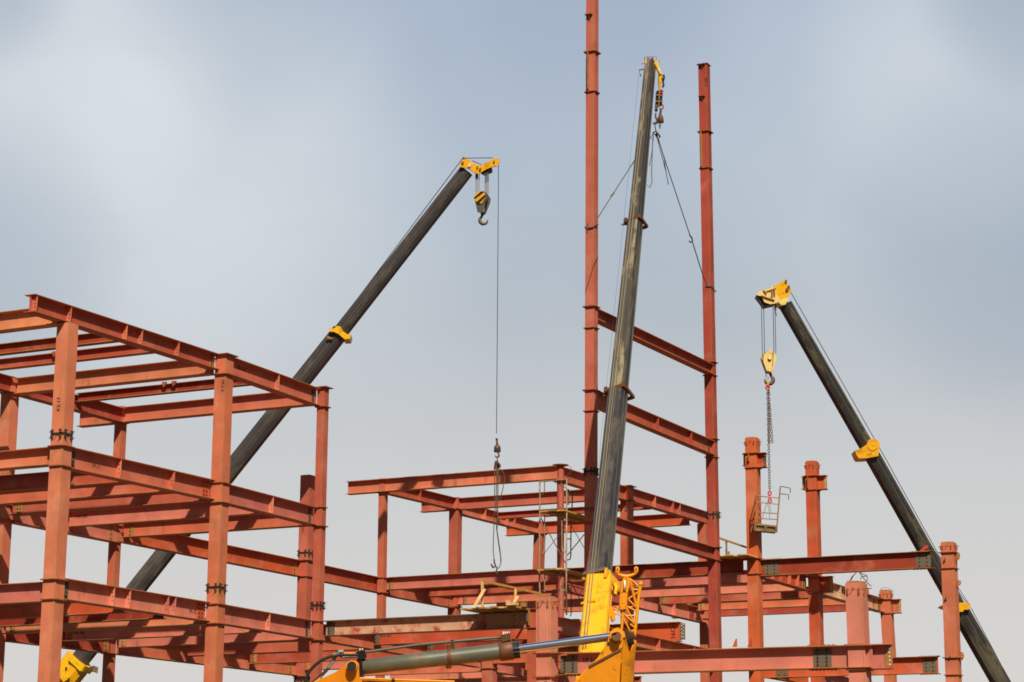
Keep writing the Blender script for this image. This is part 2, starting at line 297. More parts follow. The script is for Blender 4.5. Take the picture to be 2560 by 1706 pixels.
PART = {}
def column(fr, n, xs, y, w_, zs, mt, rings, lugs, kind):
    h = w_ / 2; (xt, xb), (zt, zb) = xs, zs; root = FR[fr]
    def X(z): return xb + (xt - xb) * (z - zb) / (zt - zb) if z > zb else xb
    mb = MB()
    if kind == 'pipe':
        mb.tube([(xb, y, 0), (X(zb), y, zb), (xt, y, zt)], h * 0.98, 20)
    else:
        loops = [(X(z), z) for z in (0.0, zb, zt)]
        vs = []; 
        for x, z in loops: vs += [(x - h, y - h, z), (x + h, y - h, z), (x + h, y + h, z), (x - h, y + h, z)]
        fs = [[3, 2, 1, 0], [8, 9, 10, 11]] + [[k * 4 + i, k * 4 + (i + 1) % 4, (k + 1) * 4 + (i + 1) % 4, (k + 1) * 4 + i] for k in range(2) for i in range(4)]
        mb.add(vs, fs)
        # rusty weld seams down the lit faces
        for (ox, oy, nx, ny) in ((h - 0.035, -h, 0, -1), (h, -h + 0.04, 1, 0)):
            for z0, z1 in ((0.0, zb), (zb, zt)):
                a = Vector((X(z0) + ox, y + oy, z0)); b = Vector((X(z1) + ox, y + oy, z1))
                mb.bar(a, b, 0.012, 0.006, 1, up=Vector((nx, ny, 0)))
    c = mb.build('column', [M[mt], M['ochre']], root, (xb, y, 0))
    if n in CLABEL: c['label'] = CLABEL[n]
    PART[n] = c
    for i, z in enumerate(rings):
        r = MB(); o = h + 0.055 + (0.02 if i % 2 == 0 else 0.0); x = X(z)
        if kind == 'pipe': r.disc((x, y, z - 0.012), Z, o + 0.06, 0.026, 24)
        else:
            k = 0.05
            ps = [(x - o + k, y - o, z - .022), (x + o - k, y - o, z - .022), (x + o, y - o + k, z - .022), (x + o, y + o - k, z - .022), (x + o - k, y + o, z - .022), (x - o + k, y + o, z - .022), (x - o, y + o - k, z - .022), (x - o, y - o + k, z - .022)]
            r.prism(ps, (0, 0, 0.026))
        r.build('flange_ring', M['ring'], c)
    for z in lugs:                               # erection splice: paired lug plates bolted through, on each face
        s = MB(); x = X(z); gap = 0.0 if z > zt - 0.25 else 0.06
        for dx, dy in ((0, -1), (1, 0), (0, 1), (-1, 0)):
            for t_ in (-0.33, 0.33):
                if abs(dy): px, py = x + t_ * w_, y + dy * (h + 0.022)
                else: px, py = x + dx * (h + 0.022), y + t_ * w_
                ex, ey = ((0.018 if gap else 0.008), 0.026) if dy else (0.026, (0.018 if gap else 0.008))
                if gap:
                    s.abox(px - ex, px + ex, py - ey, py + ey, z + 0.015, z + 0.11, 0)
                    s.abox(px - ex, px + ex, py - ey, py + ey, z - 0.13, z - 0.035, 0)
                    s.abox(px - ex * 1.6, px - ex, py - ey * 0.9, py + ey * 0.9, z - 0.12, z + 0.10, 2) if dy else s.abox(px - ex * 0.9, px + ex * 0.9, py - ey * 1.6, py - ey, z - 0.12, z + 0.10, 2)
                    for zz in (z + 0.07, z - 0.09): s.tube([(px - ey * dx * 2, py - ex, zz), (px + (0.09 * dx), py + (0.09 * dy), zz)], 0.012, 5, 2)
                else:
                    s.abox(px - ex, px + ex, py - ey, py + ey, z - 0.16, z - 0.02, 0)
            q = x + dx * (h + 0.02), y + dy * (h + 0.02)
            zz = z - 0.03
            s.tube([(x + dx * (h - .02), y + dy * (h - .02), zz), (x + dx * (h + .15), y + dy * (h + .13), zz)], 0.009, 5, 2)
        if gap:
            s.abox(x - h - .003, x + h + .003, y - h - .003, y + h + .003, z - 0.05, z + 0.03, 2)  # dark band painted in for the shaded recess between the lugs
        else: s.abox(x - h - .004, x + h + .004, y - h - .004, y + h + .004, z - .062, z - .05, 0)
        s.build('splice_lugs', [M['rustbrown'] if gap else M['ring'], M['ring'], M['bolt'], M['ochre']], c)
        if not gap:                              # rough cut column top with two backing strips
            t = MB(); zt2 = zt
            t.abox(x - h + .03, x + h * .45, y - h + .03, y + h - .03, zt2 - .01, zt2 + .045)
            t.abox(x + h * .55, x + h - .02, y - h + .05, y + h - .05, zt2 - .01, zt2 + .035)
            t.build('backing_strip', M['ochre'], c)
    return c

def xbeam(fr, n, ax, cc, s_, z_, H, bf, mt, st, spl, root=None):
    root = root or FR[fr]
    tf, tw = 0.020, 0.012
    prof = [(-bf / 2, -H), (bf / 2, -H), (bf / 2, -H + tf), (tw / 2, -H + tf), (tw / 2, -tf), (bf / 2, -tf), (bf / 2, 0), (-bf / 2, 0), (-bf / 2, -tf), (-tw / 2, -tf), (-tw / 2, -H + tf), (-bf / 2, -H + tf)]
    dz = -0.006 if ax == 'B' else 0.0
    def P(s, o, q): 
        k = (s - s_[0]) / (s_[1] - s_[0]); z = z_[0] + (z_[1] - z_[0]) * k + q + dz
        return Vector((cc + o, s, z)) if ax == 'A' else Vector((s, cc - o, z))
    mb = MB()
    a = [P(s_[0], o, q) for o, q in prof]; b = [P(s_[1], o, q) for o, q in prof]
    N_ = 12
    mb.add(a + b, [[i, (i + 1) % N_, (i + 1) % N_ + N_, i + N_] for i in range(N_)])
    for k in (0, N_):                            # end caps in convex pieces
        for idx in ([0, 1, 2, 11], [6, 7, 8, 5], [3, 4, 9, 10]): mb.add([(a + b)[i + k] for i in idx], [[0, 1, 2, 3]])
    # thin mill-scale edge line on the flange tips of the near side
    for q in (-tf / 2, -H + tf / 2):
        mb.bar(P(s_[0], bf / 2, q), P(s_[1], bf / 2, q), 0.016, 0.004, 1, up=(Vector((1, 0, 0)) if ax == 'A' else Vector((0, -1, 0))))
    c = mb.build('beam', [M[mt], M['ochre'] if mt != 'rusty' else M['plate']], root, P(s_[0], 0, 0))
    if n in CLABEL: c['label'] = CLABEL[n]
    PART[n] = c
    for s in st:
        t = MB(); o1 = bf / 2 - 0.004
        ps = [P(s - .006, tw / 2, -tf), P(s - .006, o1, -tf), P(s - .006, o1 * .98, -H * .45), P(s - .006, o1 * .9, -H + tf), P(s - .006, tw / 2, -H + tf)]
        t.prism(ps, (P(s + .006, 0, 0) - P(s - .006, 0, 0)))
        bolts(t, [P(s - .006, bf * .3, -H * k) for k in (.3, .5, .7)], (0, -1, 0) if ax == 'A' else (-1, 0, 0), 1, .014, .012)
        t.build('stiffener', [M[mt], M['bolt']], c)
    return c, P

def splice(c, P, ax, s, H, half, mt, rows=4, colsn=2, depth=None, flange=False):    # a bolted web plate
    t = MB(); nrm = Vector((1, 0, 0)) if ax == 'A' else Vector((0, -1, 0)); tw = .012
    a = P(s - half, tw / 2, -H * .10); b = P(s + half, tw / 2, -H * .10); a2 = P(s - half, tw / 2, -H * .90); b2 = P(s + half, tw / 2, -H * .90)
    t.prism([a, b, b2, a2], nrm * .014)
    pts = []
    for i in range(colsn):
        for j in range(rows):
            pts.append(P(s - half * .5 + half * i / max(1, colsn - 1), tw / 2 + .014, -H * (.18 + .64 * j / (rows - 1))))
    bolts(t, pts, nrm, 1, .022, .022)
    if flange:
        for q, sg in ((0, 1), (-H, -1)):
            for i in range(7):
                for o in (.08, -.08):
                    p = P(s - half * 1.3 + half * 2.6 * i / 6, o, q) + Z * sg * .014
                    t.disc(p, Z, .02, .03, 6, 1)
            t.prism([P(s - half * 1.5, .14, q), P(s + half * 1.5, .14, q), P(s + half * 1.5, -.14, q), P(s - half * 1.5, -.14, q)], Z * sg * .012, 2)
    t.build('splice_plate', [M[mt], M['bolt'], M['ochre']], c)

CLABEL = {
    'C1': 'leftmost front column with black letters and a bolted splice', 'P1': 'pale pink near column left of the upright crane, rough cut top',
    'R4': 'pale pink near column at right with wire loop on its top', 'T1': 'tall thin column running out of the top of the picture',
    'T2': 'tall thin red column right of the upright crane boom', 'F72': 'round pipe column behind the scaffold tower', 'R3': 'rightmost column with lifting lugs',
    'rust': 'worn beam with peeling paint under the timber platform', 'r50': 'paler orange roof beam', 'E_main': 'dark red beam with grey bolted plates at both ends',
    'N_beam': 'wide pink beam along the bottom between the two pale columns', 'E_A2': 'worn greyish beam', 'C2': 'second front column with black letters', }

COLS = [
    ('west', 'C1', [-34.912, -34.928], 43.35, 0.388, [14.331, 5.16], 'coral', [11.123, 10.611, 7.723, 7.218], [11.432], 'box'),
    ('west', 'C2', [-34.79, -34.789], 50.3, 0.379, [14.839, 5.578], 'salmon', [14.296, 11.163, 10.601, 7.741, 7.201], [8.201], 'box'),
    ('west', 'C3', [-34.845, -34.838], 55.75, 0.262, [14.902, 7.15], 'salmon', [14.318, 11.203, 10.619, 7.739, 7.169], [8.207], 'box'),
    ('west', 'B50', [-42.561, -42.552], 50.3, 0.38, [14.905, 6.533], 'coral', [14.415, 11.006, 10.563], [], 'box'),
    ('west', 'B56', [-42.529, -42.554], 55.75, 0.281, [14.955, 6.169], 'salmon', [14.43, 11.073, 10.555, 7.441, 6.998], [], 'box'),
    ('west', 'B66', [-42.186, -42.206], 66.6, 0.398, [14.254, 9.093], 'salmon', [11.13, 10.545, 6.954], [11.399, 6.826], 'box'),
    ('west', 'B72', [-42.198, -42.18], 72.1, 0.268, [14.93, 9.603], 'salmon', [14.38, 11.074, 10.498], [], 'box'),
    ('west', 'B77', [-42.386, -42.399], 78.4, 0.402, [15.055, 10.327], 'salmon', [14.587, 10.96, 10.542], [], 'box'),
    ('west', 'B85', [-42.353, -42.421], 86.3, 0.394, [15.054, 13.168], 'salmon', [14.498], [], 'box'),
    ('west', 'F66', [-34.618, -34.607], 66.6, 0.395, [7.827, 6.642], 'salmon', [7.649, 7.035], [], 'box'),
    ('west', 'F72', [-34.541, -34.53], 72.1, 0.275, [14.925, 10.199], 'salmon', [14.362], [], 'pipe'),
    ('west', 'F79', [-34.965, -34.984], 79.2, 0.408, [15.14, 12.113], 'red', [14.607], [], 'box'),
    ('west', 'F85', [-35.032, -34.981], 87.5, 0.36, [14.684, 10.681], 'salmon', [11.22, 10.562], [], 'box'),
    ('tower', 'T0', [-27.721, -27.713], 56.2, 0.36, [7.865, 5.833], 'red', [7.854, 7.326], [], 'box'),
    ('tower', 'T1', [-27.396, -27.51], 59.55, 0.304, [29.461, 8.435], 'coral', [25.943, 24.596, 17.557, 16.879, 14.901, 14.248, 11.222, 10.788], [12.361], 'box'),
    ('tower', 'T2', [-27.623, -27.501], 69.75, 0.329, [28.874, 7.818], 'red', [26.321, 24.937, 17.779, 17.304, 15.019, 14.382, 11.22, 10.765], [12.352], 'box'),
    ('east', 'R1', [-27.346, -27.354], 73.3, 0.426, [15.591, 8.294], 'scarlet', [15.043, 14.51, 11.201, 10.646], [15.502], 'box'),
    ('east', 'R2', [-27.208, -27.195], 79.5, 0.431, [15.653, 8.619], 'scarlet', [15.11, 14.554, 11.183, 10.568], [15.558], 'box'),
    ('east', 'R5', [-27.329, -27.245], 89.0, 0.436, [11.566, 8.841], 'salmon', [11.21, 10.619], [11.464], 'box'),
    ('east', 'R3', [-20.374, -20.376], 73.9, 0.452, [11.458, 6.661], 'salmon', [11.135, 10.582, 7.499, 6.91], [11.388], 'box'),
    ('near', 'P1', [-21.513, -21.503], 44.2, 0.369, [6.786, 4.944], 'pink', [5.536, 5.006], [6.722], 'box'),
    ('near', 'R4', [-14.245, -14.216], 44.3, 0.374, [6.799, 4.772], 'pink', [5.501, 4.992], [6.714], 'box'),
]
BEAMS = [
    ('west', 'A_roof1', 'A', -35.0, [41.9, 50.1], [14.819, 14.879], 0.46, 0.34, 'salmon', [42.01, 43.39, 45.77, 46.46, 48.15, 48.16], []),
    ('west', 'A_roof2', 'A', -35.0, [50.5, 55.6], [14.934, 14.867], 0.535, 0.34, 'coral', [53.27], []),
    ('west', 'A_L2a', 'A', -35.0, [43.55, 50.1], [11.162, 11.233], 0.558, 0.34, 'coral', [45.78, 48.19, 48.16], []),
    ('west', 'A_L2b', 'A', -35.0, [50.5, 55.6], [11.214, 11.179], 0.549, 0.34, 'pink', [53.15], []),
    ('west', 'A_L1a', 'A', -35.0, [43.55, 50.1], [7.792, 7.785], 0.535, 0.34, 'pink', [45.75, 46.44, 48.15, 48.48], []),
    ('west', 'A_L1b', 'A', -35.0, [50.5, 55.6], [7.788, 7.742], 0.544, 0.34, 'pink', [53.16], []),
    ('west', 'A_L1c', 'A', -35.0, [55.9, 66.5], [7.68, 7.56], 0.5, 0.34, 'salmon', [], []),
    ('west', 'A_L1d', 'A', -35.0, [66.7, 72.5], [7.53, 7.53], 0.56, 0.34, 'pink', [], []),
    ('west', 'A_L1e', 'A', -35.0, [72.7, 79.0], [7.53, 7.53], 0.56, 0.34, 'pink', [], []),
    ('west', 'A_rf', 'A', -35.0, [72.7, 79.0], [15.018, 15.11], 0.55, 0.34, 'salmon', [], []),
    ('west', 'A_rg', 'A', -35.0, [79.4, 88.0], [15.132, 15.236], 0.52, 0.34, 'salmon', [81.88, 83.79, 84.55], []),
    ('west', 'A_L2f', 'A', -35.0, [72.7, 79.0], [10.97, 10.97], 0.62, 0.34, 'salmon', [80.54], []),
    ('west', 'A_L2g', 'A', -35.0, [79.4, 87.4], [10.97, 10.97], 0.62, 0.34, 'pink', [83.86], []),
    ('west', 'Ab_r0', 'A', -42.4, [43.5, 50.1], [14.85, 14.85], 0.47, 0.34, 'red', [], []),
    ('west', 'Ab_r1', 'A', -42.4, [50.5, 55.6], [14.85, 14.85], 0.47, 0.34, 'red', [], []),
    ('west', 'Ab_L2a', 'A', -42.4, [50.5, 55.6], [11.11, 11.11], 0.62, 0.34, 'pink', [], []),
    ('west', 'Ab_L2b', 'A', -42.4, [55.9, 66.5], [11.132, 11.121], 0.585, 0.34, 'scarlet', [], []),
    ('west', 'Ab_L2c', 'A', -42.4, [66.7, 72.5], [11.119, 11.088], 0.588, 0.34, 'red', [], []),
    ('west', 'Ab_L2d', 'A', -42.4, [72.8, 78.2], [11.05, 11.05], 0.6, 0.34, 'salmon', [], []),
    ('west', 'Ab_L1a', 'A', -42.4, [43.5, 50.1], [7.57, 7.57], 0.6, 0.34, 'red', [], []),
    ('west', 'Ab_L1b', 'A', -42.4, [50.5, 55.6], [7.57, 7.57], 0.6, 0.34, 'red', [], []),
    ('west', 'Ab_L1c', 'A', -42.4, [55.9, 66.5], [7.57, 7.57], 0.6, 0.34, 'salmon', [], []),
    ('west', 'Ab_rf', 'A', -42.4, [72.8, 78.2], [14.92, 15.021], 0.482, 0.34, 'red', [75.2], []),
    ('west', 'Ab_rg', 'A', -42.4, [78.6, 86.1], [14.9, 14.98], 0.5, 0.34, 'coral', [80.85, 82.96, 83.63], []),
    ('west', 'r44', 'B', 43.35, [-42.4, -35.1], [14.85, 14.85], 0.5, 0.34, 'orange', [], []),
    ('west', 'r46', 'B', 46.5, [-42.4, -35.15], [14.9, 14.9], 0.3, 0.24, 'deep', [], []),
    ('west', 'r48', 'B', 48.1, [-42.4, -35.15], [14.9, 14.9], 0.3, 0.24, 'red', [], []),
    ('west', 'r50', 'B', 50.3, [-42.3, -35.15], [14.84, 14.84], 0.483, 0.34, 'orange', [], []),
    ('west', 'r53', 'B', 53.1, [-42.2, -35.15], [14.89, 14.89], 0.28, 0.24, 'deep', [], []),
    ('west', 'r56', 'B', 55.75, [-44.2, -35.15], [14.91, 14.91], 0.492, 0.34, 'coral', [], []),
    ('west', 'r72', 'B', 72.0, [-43.74, -34.6], [14.9, 14.9], 0.505, 0.34, 'coral', [], []),
    ('west', 'r77', 'B', 78.4, [-44.017, -35.15], [15.02, 15.02], 0.477, 0.34, 'coral', [], []),
    ('west', 'r82', 'B', 82.0, [-42.3, -35.15], [14.9, 14.9], 0.277, 0.24, 'red', [], []),
    ('west', 'r85', 'B', 86.3, [-44.04, -35.15], [15.03, 15.03], 0.525, 0.34, 'scarlet', [], []),
    ('west', 'L2_44', 'B', 43.35, [-42.4, -35.2], [11.12, 11.12], 0.461, 0.34, 'coral', [], []),
    ('west', 'L2_46', 'B', 46.7, [-42.3, -35.15], [11.16, 11.16], 0.447, 0.28, 'red', [], []),
    ('west', 'L2_48', 'B', 48.5, [-42.3, -35.15], [11.16, 11.16], 0.46, 0.28, 'salmon', [], []),
    ('west', 'L2_50', 'B', 50.3, [-42.2, -35.2], [11.17, 11.17], 0.5, 0.34, 'salmon', [], []),
    ('west', 'L2_53', 'B', 53.1, [-42.3, -35.15], [11.15, 11.15], 0.47, 0.28, 'pink', [], []),
    ('west', 'L2_56', 'B', 55.75, [-42.2, -35.2], [11.16, 11.16], 0.5, 0.34, 'salmon', [], []),
    ('west', 'L2_72', 'B', 72.5, [-42.4, -34.9], [11.114, 11.133], 0.483, 0.34, 'pink', [], []),
    ('west', 'L2_76', 'B', 75.9, [-42.3, -35.15], [11.081, 11.12], 0.4, 0.28, 'red', [], []),
    ('west', 'L2_77', 'B', 78.4, [-42.2, -35.15], [11.104, 11.125], 0.5, 0.34, 'coral', [], []),
    ('west', 'L2_82', 'B', 82.0, [-42.3, -35.15], [11.132, 11.107], 0.4, 0.28, 'pink', [], []),
    ('west', 'L2_85', 'B', 86.3, [-42.3, -35.15], [11.466, 11.49], 0.5, 0.34, 'salmon', [], []),
    ('east', 'L2m_73', 'B', 73.1, [-35.0, -27.7], [11.18, 11.18], 0.511, 0.34, 'deep', [], []),
    ('east', 'L2m_76', 'B', 76.1, [-34.8, -27.6], [11.16, 11.16], 0.48, 0.28, 'pink', [], []),
    ('east', 'L2m_79', 'B', 79.4, [-34.8, -27.6], [11.17, 11.17], 0.5, 0.34, 'pink', [], []),
    ('east', 'L2m_82', 'B', 82.1, [-34.8, -27.6], [11.12, 11.12], 0.45, 0.28, 'red', [], []),
    ('east', 'L2m_85', 'B', 86.3, [-34.8, -27.6], [11.28, 11.28], 0.5, 0.34, 'salmon', [], []),
    ('east', 'L2m_88', 'B', 88.2, [-36.8, -27.6], [11.3, 11.3], 0.6, 0.34, 'red', [], []),
    ('west', 'L1_44', 'B', 43.35, [-42.4, -35.2], [7.67, 7.67], 0.5, 0.34, 'pink', [], []),
    ('west', 'L1_46', 'B', 46.6, [-42.2, -35.17], [7.66, 7.69], 0.5, 0.28, 'scarlet', [], []),
    ('west', 'L1_48', 'B', 48.4, [-42.2, -35.17], [7.66, 7.69], 0.5, 0.28, 'deep', [], []),
    ('west', 'L1_50', 'B', 50.3, [-42.2, -35.17], [7.66, 7.69], 0.5, 0.34, 'orange', [], []),
    ('west', 'L1_53', 'B', 53.1, [-42.2, -35.17], [7.66, 7.69], 0.5, 0.28, 'pink', [], []),
    ('west', 'L1_56', 'B', 55.75, [-42.2, -35.17], [7.66, 7.69], 0.5, 0.34, 'pink', [], []),
    ('west', 'L1_59', 'B', 59.5, [-42.2, -35.17], [7.66, 7.69], 0.5, 0.28, 'salmon', [], []),
    ('west', 'L1_63', 'B', 63.2, [-42.2, -35.17], [7.66, 7.69], 0.5, 0.28, 'red', [], []),
    ('west', 'L1_66', 'B', 66.6, [-42.2, -35.17], [7.66, 7.69], 0.5, 0.34, 'pink', [], []),
    ('west', 'L1_70', 'B', 69.9, [-42.2, -35.17], [7.66, 7.69], 0.5, 0.28, 'salmon', [], []),
    ('west', 'L1_72', 'B', 72.9, [-42.2, -35.17], [7.66, 7.69], 0.5, 0.34, 'pink', [], []),
    ('west', 'L1_75', 'B', 75.5, [-42.2, -35.17], [7.66, 7.69], 0.5, 0.28, 'salmon', [], []),
    ('west', 'L1_77', 'B', 77.5, [-42.2, -35.17], [7.66, 7.69], 0.5, 0.34, 'pink', [], []),
    ('west', 'L1_81', 'B', 81.0, [-42.2, -35.17], [7.66, 7.69], 0.5, 0.28, 'salmon', [], []),
    ('tower', 'rust', 'B', 56.2, [-34.8, -28.0], [7.779, 7.791], 0.464, 0.34, 'rusty', [], []),
    ('tower', 'IN', 'B', 59.2, [-34.83, -27.7], [7.83, 7.83], 0.55, 0.34, 'scarlet', [], []),
    ('tower', 'IN2', 'B', 62.6, [-34.83, -27.7], [7.83, 7.83], 0.5, 0.28, 'deep', [], []),
    ('tower', 'L1m_66', 'B', 66.6, [-34.8, -27.67], [7.69, 7.69], 0.5, 0.3, 'red', [], []),
    ('tower', 'L1m_69', 'B', 69.75, [-34.8, -27.67], [7.69, 7.69], 0.5, 0.3, 'red', [], []),
    ('tower', 'L1m_73', 'B', 73.1, [-34.8, -27.67], [7.69, 7.69], 0.5, 0.3, 'red', [], []),
    ('tower', 'T_top', 'A', -27.5, [59.7, 69.6], [17.559, 17.664], 0.36, 0.3, 'red', [], []),
    ('tower', 'T_roof', 'A', -27.5, [59.7, 69.6], [14.945, 14.924], 0.5, 0.3, 'red', [64.6, 67.5], []),
    ('tower', 'T_L2', 'A', -27.5, [59.7, 69.6], [11.157, 11.18], 0.425, 0.3, 'red', [], []),
    ('tower', 'T_L1a', 'A', -27.5, [56.4, 59.4], [7.703, 7.687], 0.416, 0.34, 'pink', [], []),
    ('tower', 'T_L1b', 'A', -27.5, [59.7, 69.6], [7.685, 7.632], 0.416, 0.34, 'salmon', [64.5, 67.45], []),
    ('east', 'E_main', 'B', 73.4, [-27.3, -20.9], [11.16, 11.16], 0.592, 0.34, 'deep', [], [-26.72, -20.7]),
    ('east', 'E_A1', 'A', -27.5, [73.5, 79.3], [11.2, 11.21], 0.575, 0.34, 'scarlet', [], []),
    ('east', 'E_A2', 'A', -27.5, [79.7, 88.8], [11.222, 11.229], 0.58, 0.34, 'rusty', [83.08], []),
    ('east', 'E_A1L1', 'A', -27.5, [73.5, 79.3], [7.65, 7.65], 0.6, 0.34, 'scarlet', [], []),
    ('east', 'E_A2L1', 'A', -27.5, [79.7, 88.8], [7.62, 7.62], 0.6, 0.34, 'salmon', [], []),
    ('east', 'E_A0L1', 'A', -27.5, [69.9, 73.1], [7.63, 7.613], 0.416, 0.34, 'salmon', [], []),
    ('east', 'E_L1', 'B', 73.9, [-27.3, -20.9], [7.57, 7.57], 0.593, 0.34, 'scarlet', [], [-20.87, -26.89]),
    ('loose', 'E_loose', 'B', 66.1, [-31.2, -27.28], [8.32, 8.32], 0.64, 0.34, 'scarlet', [], []),
    ('near', 'N_beam', 'B', 44.2, [-21.0, -13.9], [5.527, 5.492], 0.48, 0.34, 'pink', [], [-20.95, -14.6]),
]
for a_ in COLS: column(*a_)
BP = {}
for a_ in BEAMS:
    if a_[0] == 'loose': continue
    c_, P_ = xbeam(*a_); BP[a_[1]] = (c_, P_, a_)
# the loose beam is not bolted to anything
lo = thing('steel_beam', 'loose scarlet steel beam with a drilled end plate lying behind the folded yellow jib', 'steel beam', (-29, 66.1, 7.68))
for a_ in BEAMS:
    if a_[0] == 'loose':
        c_, P_ = xbeam(*a_, root=lo); BP[a_[1]] = (c_, P_, a_)
        t = MB(); e = a_[4][1]; H = a_[6]
        t.prism([P_(e - .02, .006, -.05), P_(e + .16, .006, -.05), P_(e + .16, .006, -H + .05), P_(e - .02, .006, -H + .05)], Vector((0, -.014, 0)))
        bolts(t, [P_(e + .10, .02, -.09 - k * .1) for k in range(6)] + [P_(e + .04, .02, -.12 - k * .12) for k in range(4)], (0, -1, 0), 1, .018, .006)
        t.build('end_plate', [M['plate'], M['white']], c_)
        mark('16C-1', QY(1683, 1577, 66.1 - .008), (0, 0, 1), (0, -1, 0), .22, c_)

def sp(n, s, half=.14, mt='plate', **k):
    c, P, a = BP[n]; splice(c, P, a[2], s, a[6], half, mt, **k)
# bolted web plates near the columns
for n in ('A_L2a', 'A_L1a'): sp(n, 43.85, .16, 'plate', rows=4)
for n in ('A_L2a', 'A_L1a'): sp(n, 49.85, .14, 'scarlet', rows=4)
for n in ('A_L2b', 'A_L1b', 'A_roof2'): sp(n, 50.68, .09, 'ochre', rows=4, colsn=1)
for n in ('A_roof2', 'A_L2b', 'A_L1b'): sp(n, 55.4, .08, 'plate', rows=5, colsn=1)
sp('A_roof1', 49.95, .08, 'ochre', rows=5, colsn=1)
sp('A_L2g', 86.0, .25, 'red', rows=4)
for n, s in (('L2_56', -41.9), ('L2_50', -41.95), ('L1_50', -41.95), ('L2_72', -42.0), ('L1_56', -42.0), ('L1_66', -34.0 - 8.0), ('L2_77', -41.9), ('L1_63', -42.0), ('L1_53', -42.05)):
    sp(n, s, .09, 'ochre', rows=4, colsn=1 if n != 'L2_50' else 2)
for n, s in (('Ab_L2a', 55.35), ('Ab_L2b', 66.2), ('Ab_L2c', 72.25), ('Ab_L2d', 77.9), ('Ab_L1b', 55.35), ('Ab_L1c', 66.1)): sp(n, s, .1, 'ochre', rows=4, colsn=1)
sp('rust', -34.62, .13, 'plate', rows=5, colsn=1)
sp('rust', -28.35, .05, 'wood', rows=4, colsn=1)
sp('IN', -34.75, .09, 'plate', rows=4, colsn=1); sp('IN2', -34.7, .09, 'plate', rows=4, colsn=1)
sp('L2m_82', -34.6, .13, 'ochre', rows=4, colsn=1); sp('L2m_85', -34.6, .1, 'ochre', rows=4, colsn=1)
for n in ('T_top', 'T_roof', 'T_L2'): sp(n, 69.35, .1, 'ring', rows=5, colsn=1)
sp('E_main', -26.75, .26, 'plate', rows=4, flange=True); sp('E_main', -21.15, .27, 'plate', rows=4, flange=True)
sp('E_L1', -21.2, .24, 'plate', rows=4, flange=True); sp('E_L1', -26.6, .24, 'plate', rows=3, flange=True)
sp('E_A1', 79.0, .2, 'ochre', rows=5); sp('E_A2', 88.5, .2, 'ochre', rows=5)
sp('N_beam', -20.95, .21, 'plate', rows=5, flange=True); sp('N_beam', -15.0, .20, 'plate', rows=5, flange=True)
for s_ in (75.4, 76.3, 77.2, 78.1): 
    c, P, a = BP['E_A1']; t = MB(); t.prism([P(s_, .006, -.05), P(s_, .16, -.05), P(s_, .12, -.5), P(s_, .006, -.5)], Vector((0, .012, 0))); t.build('stiffener', M['salmon'], c)

# short brackets standing out of columns, with drilled plates
def bracket(cn, x0, x1, y, zt, zb, mt='scarlet', bf=.34, endmat='ochre', hole=True):
    t = MB(); z0, z1 = zb, zt
    t.abox(min(x0, x1), max(x0, x1), y - bf / 2, y + bf / 2, z1 - .02, z1 + .001); t.abox(min(x0, x1), max(x0, x1), y - bf / 2, y + bf / 2, z0 - .001, z0 + .02)
    t.abox(min(x0, x1), max(x0, x1), y - .006, y + .006, z0 + .02, z1 - .02)
    e = x1; d = -.16 if x1 > x0 else .16
    t.abox(min(e, e + d), max(e, e + d), y - .02, y - .0065, z0 + .04, z1 - .04, 1)
    bolts(t, [(e + d * .35, y - .02, z1 - .09 - k * (z1 - z0 - .18) / 4) for k in range(5)], (0, -1, 0), 2, .018, .005)
    t.build('bracket', [M[mt], M[endmat], M['white'] if hole else M['bolt']], PART[cn])
bracket('R1', -27.14, -26.82, 73.3, 15.035, 14.50); bracket('R1', -27.55, -27.70, 73.3, 15.035, 14.60)
bracket('R2', -27.0, -26.62, 79.5, 15.10, 14.55); bracket('R2', -27.4, -27.62, 79.5, 15.10, 14.60)
bracket('R2', -26.99, -26.48, 79.5, 11.175, 10.56); bracket('R5', -27.05, -26.68, 89.0, 11.20, 10.61, 'salmon')
bracket('R4', -14.06, -13.50, 44.3, 5.497, 4.985, 'pink', bf=.36)
# upright gusset plates between ring pairs
def gusset(cn, x, y, z0, z1, d=.14, mt='ochre'):
    t = MB(); t.prism([(x, y, z0), (x, y - d, z0 + .03), (x, y - d, z1 - .03), (x, y, z1)], (.014, 0, 0)); t.build('gusset_plate', M[mt], PART[cn])
gusset('R1', -27.40, 73.09, 14.7, 15.02); gusset('R2', -27.30, 79.29, 14.56, 15.08); gusset('R1', -27.42, 73.09, 10.85, 11.18)
gusset('T1', -27.47, 59.40, 24.62, 25.92); gusset('T2', -27.69, 69.59, 24.96, 26.30); gusset('T1', -27.45, 59.40, 10.95, 11.20, .1)
gusset('F79', -35.02, 78.99, 14.65, 15.10); gusset('F72', -34.83, 72.47, 14.5, 14.98)
gusset('T0', -27.80, 56.02, 7.35, 7.83)
# column caps
for n, z in (('C2', 14.845), ('C3', 14.905), ('F72', 14.925), ('F79', 15.145), ('T2', 28.878)):
    p = next(a for a in COLS if a[1] == n); t = MB(); o = p[4] / 2 + .10
    x, y = p[2][0], p[3]
    if n == 'F72': t.disc((x, y, z + .013), Z, .30, .026, 24)
    elif n == 'T2': t.abox(x - .22, x + .2, y - .2, y + .2, z, z + .02)
    else: t.abox(x - o, x + o, y - o, y + o, z, z + .026)
    t.build('cap_plate', M['ring'], PART[n])
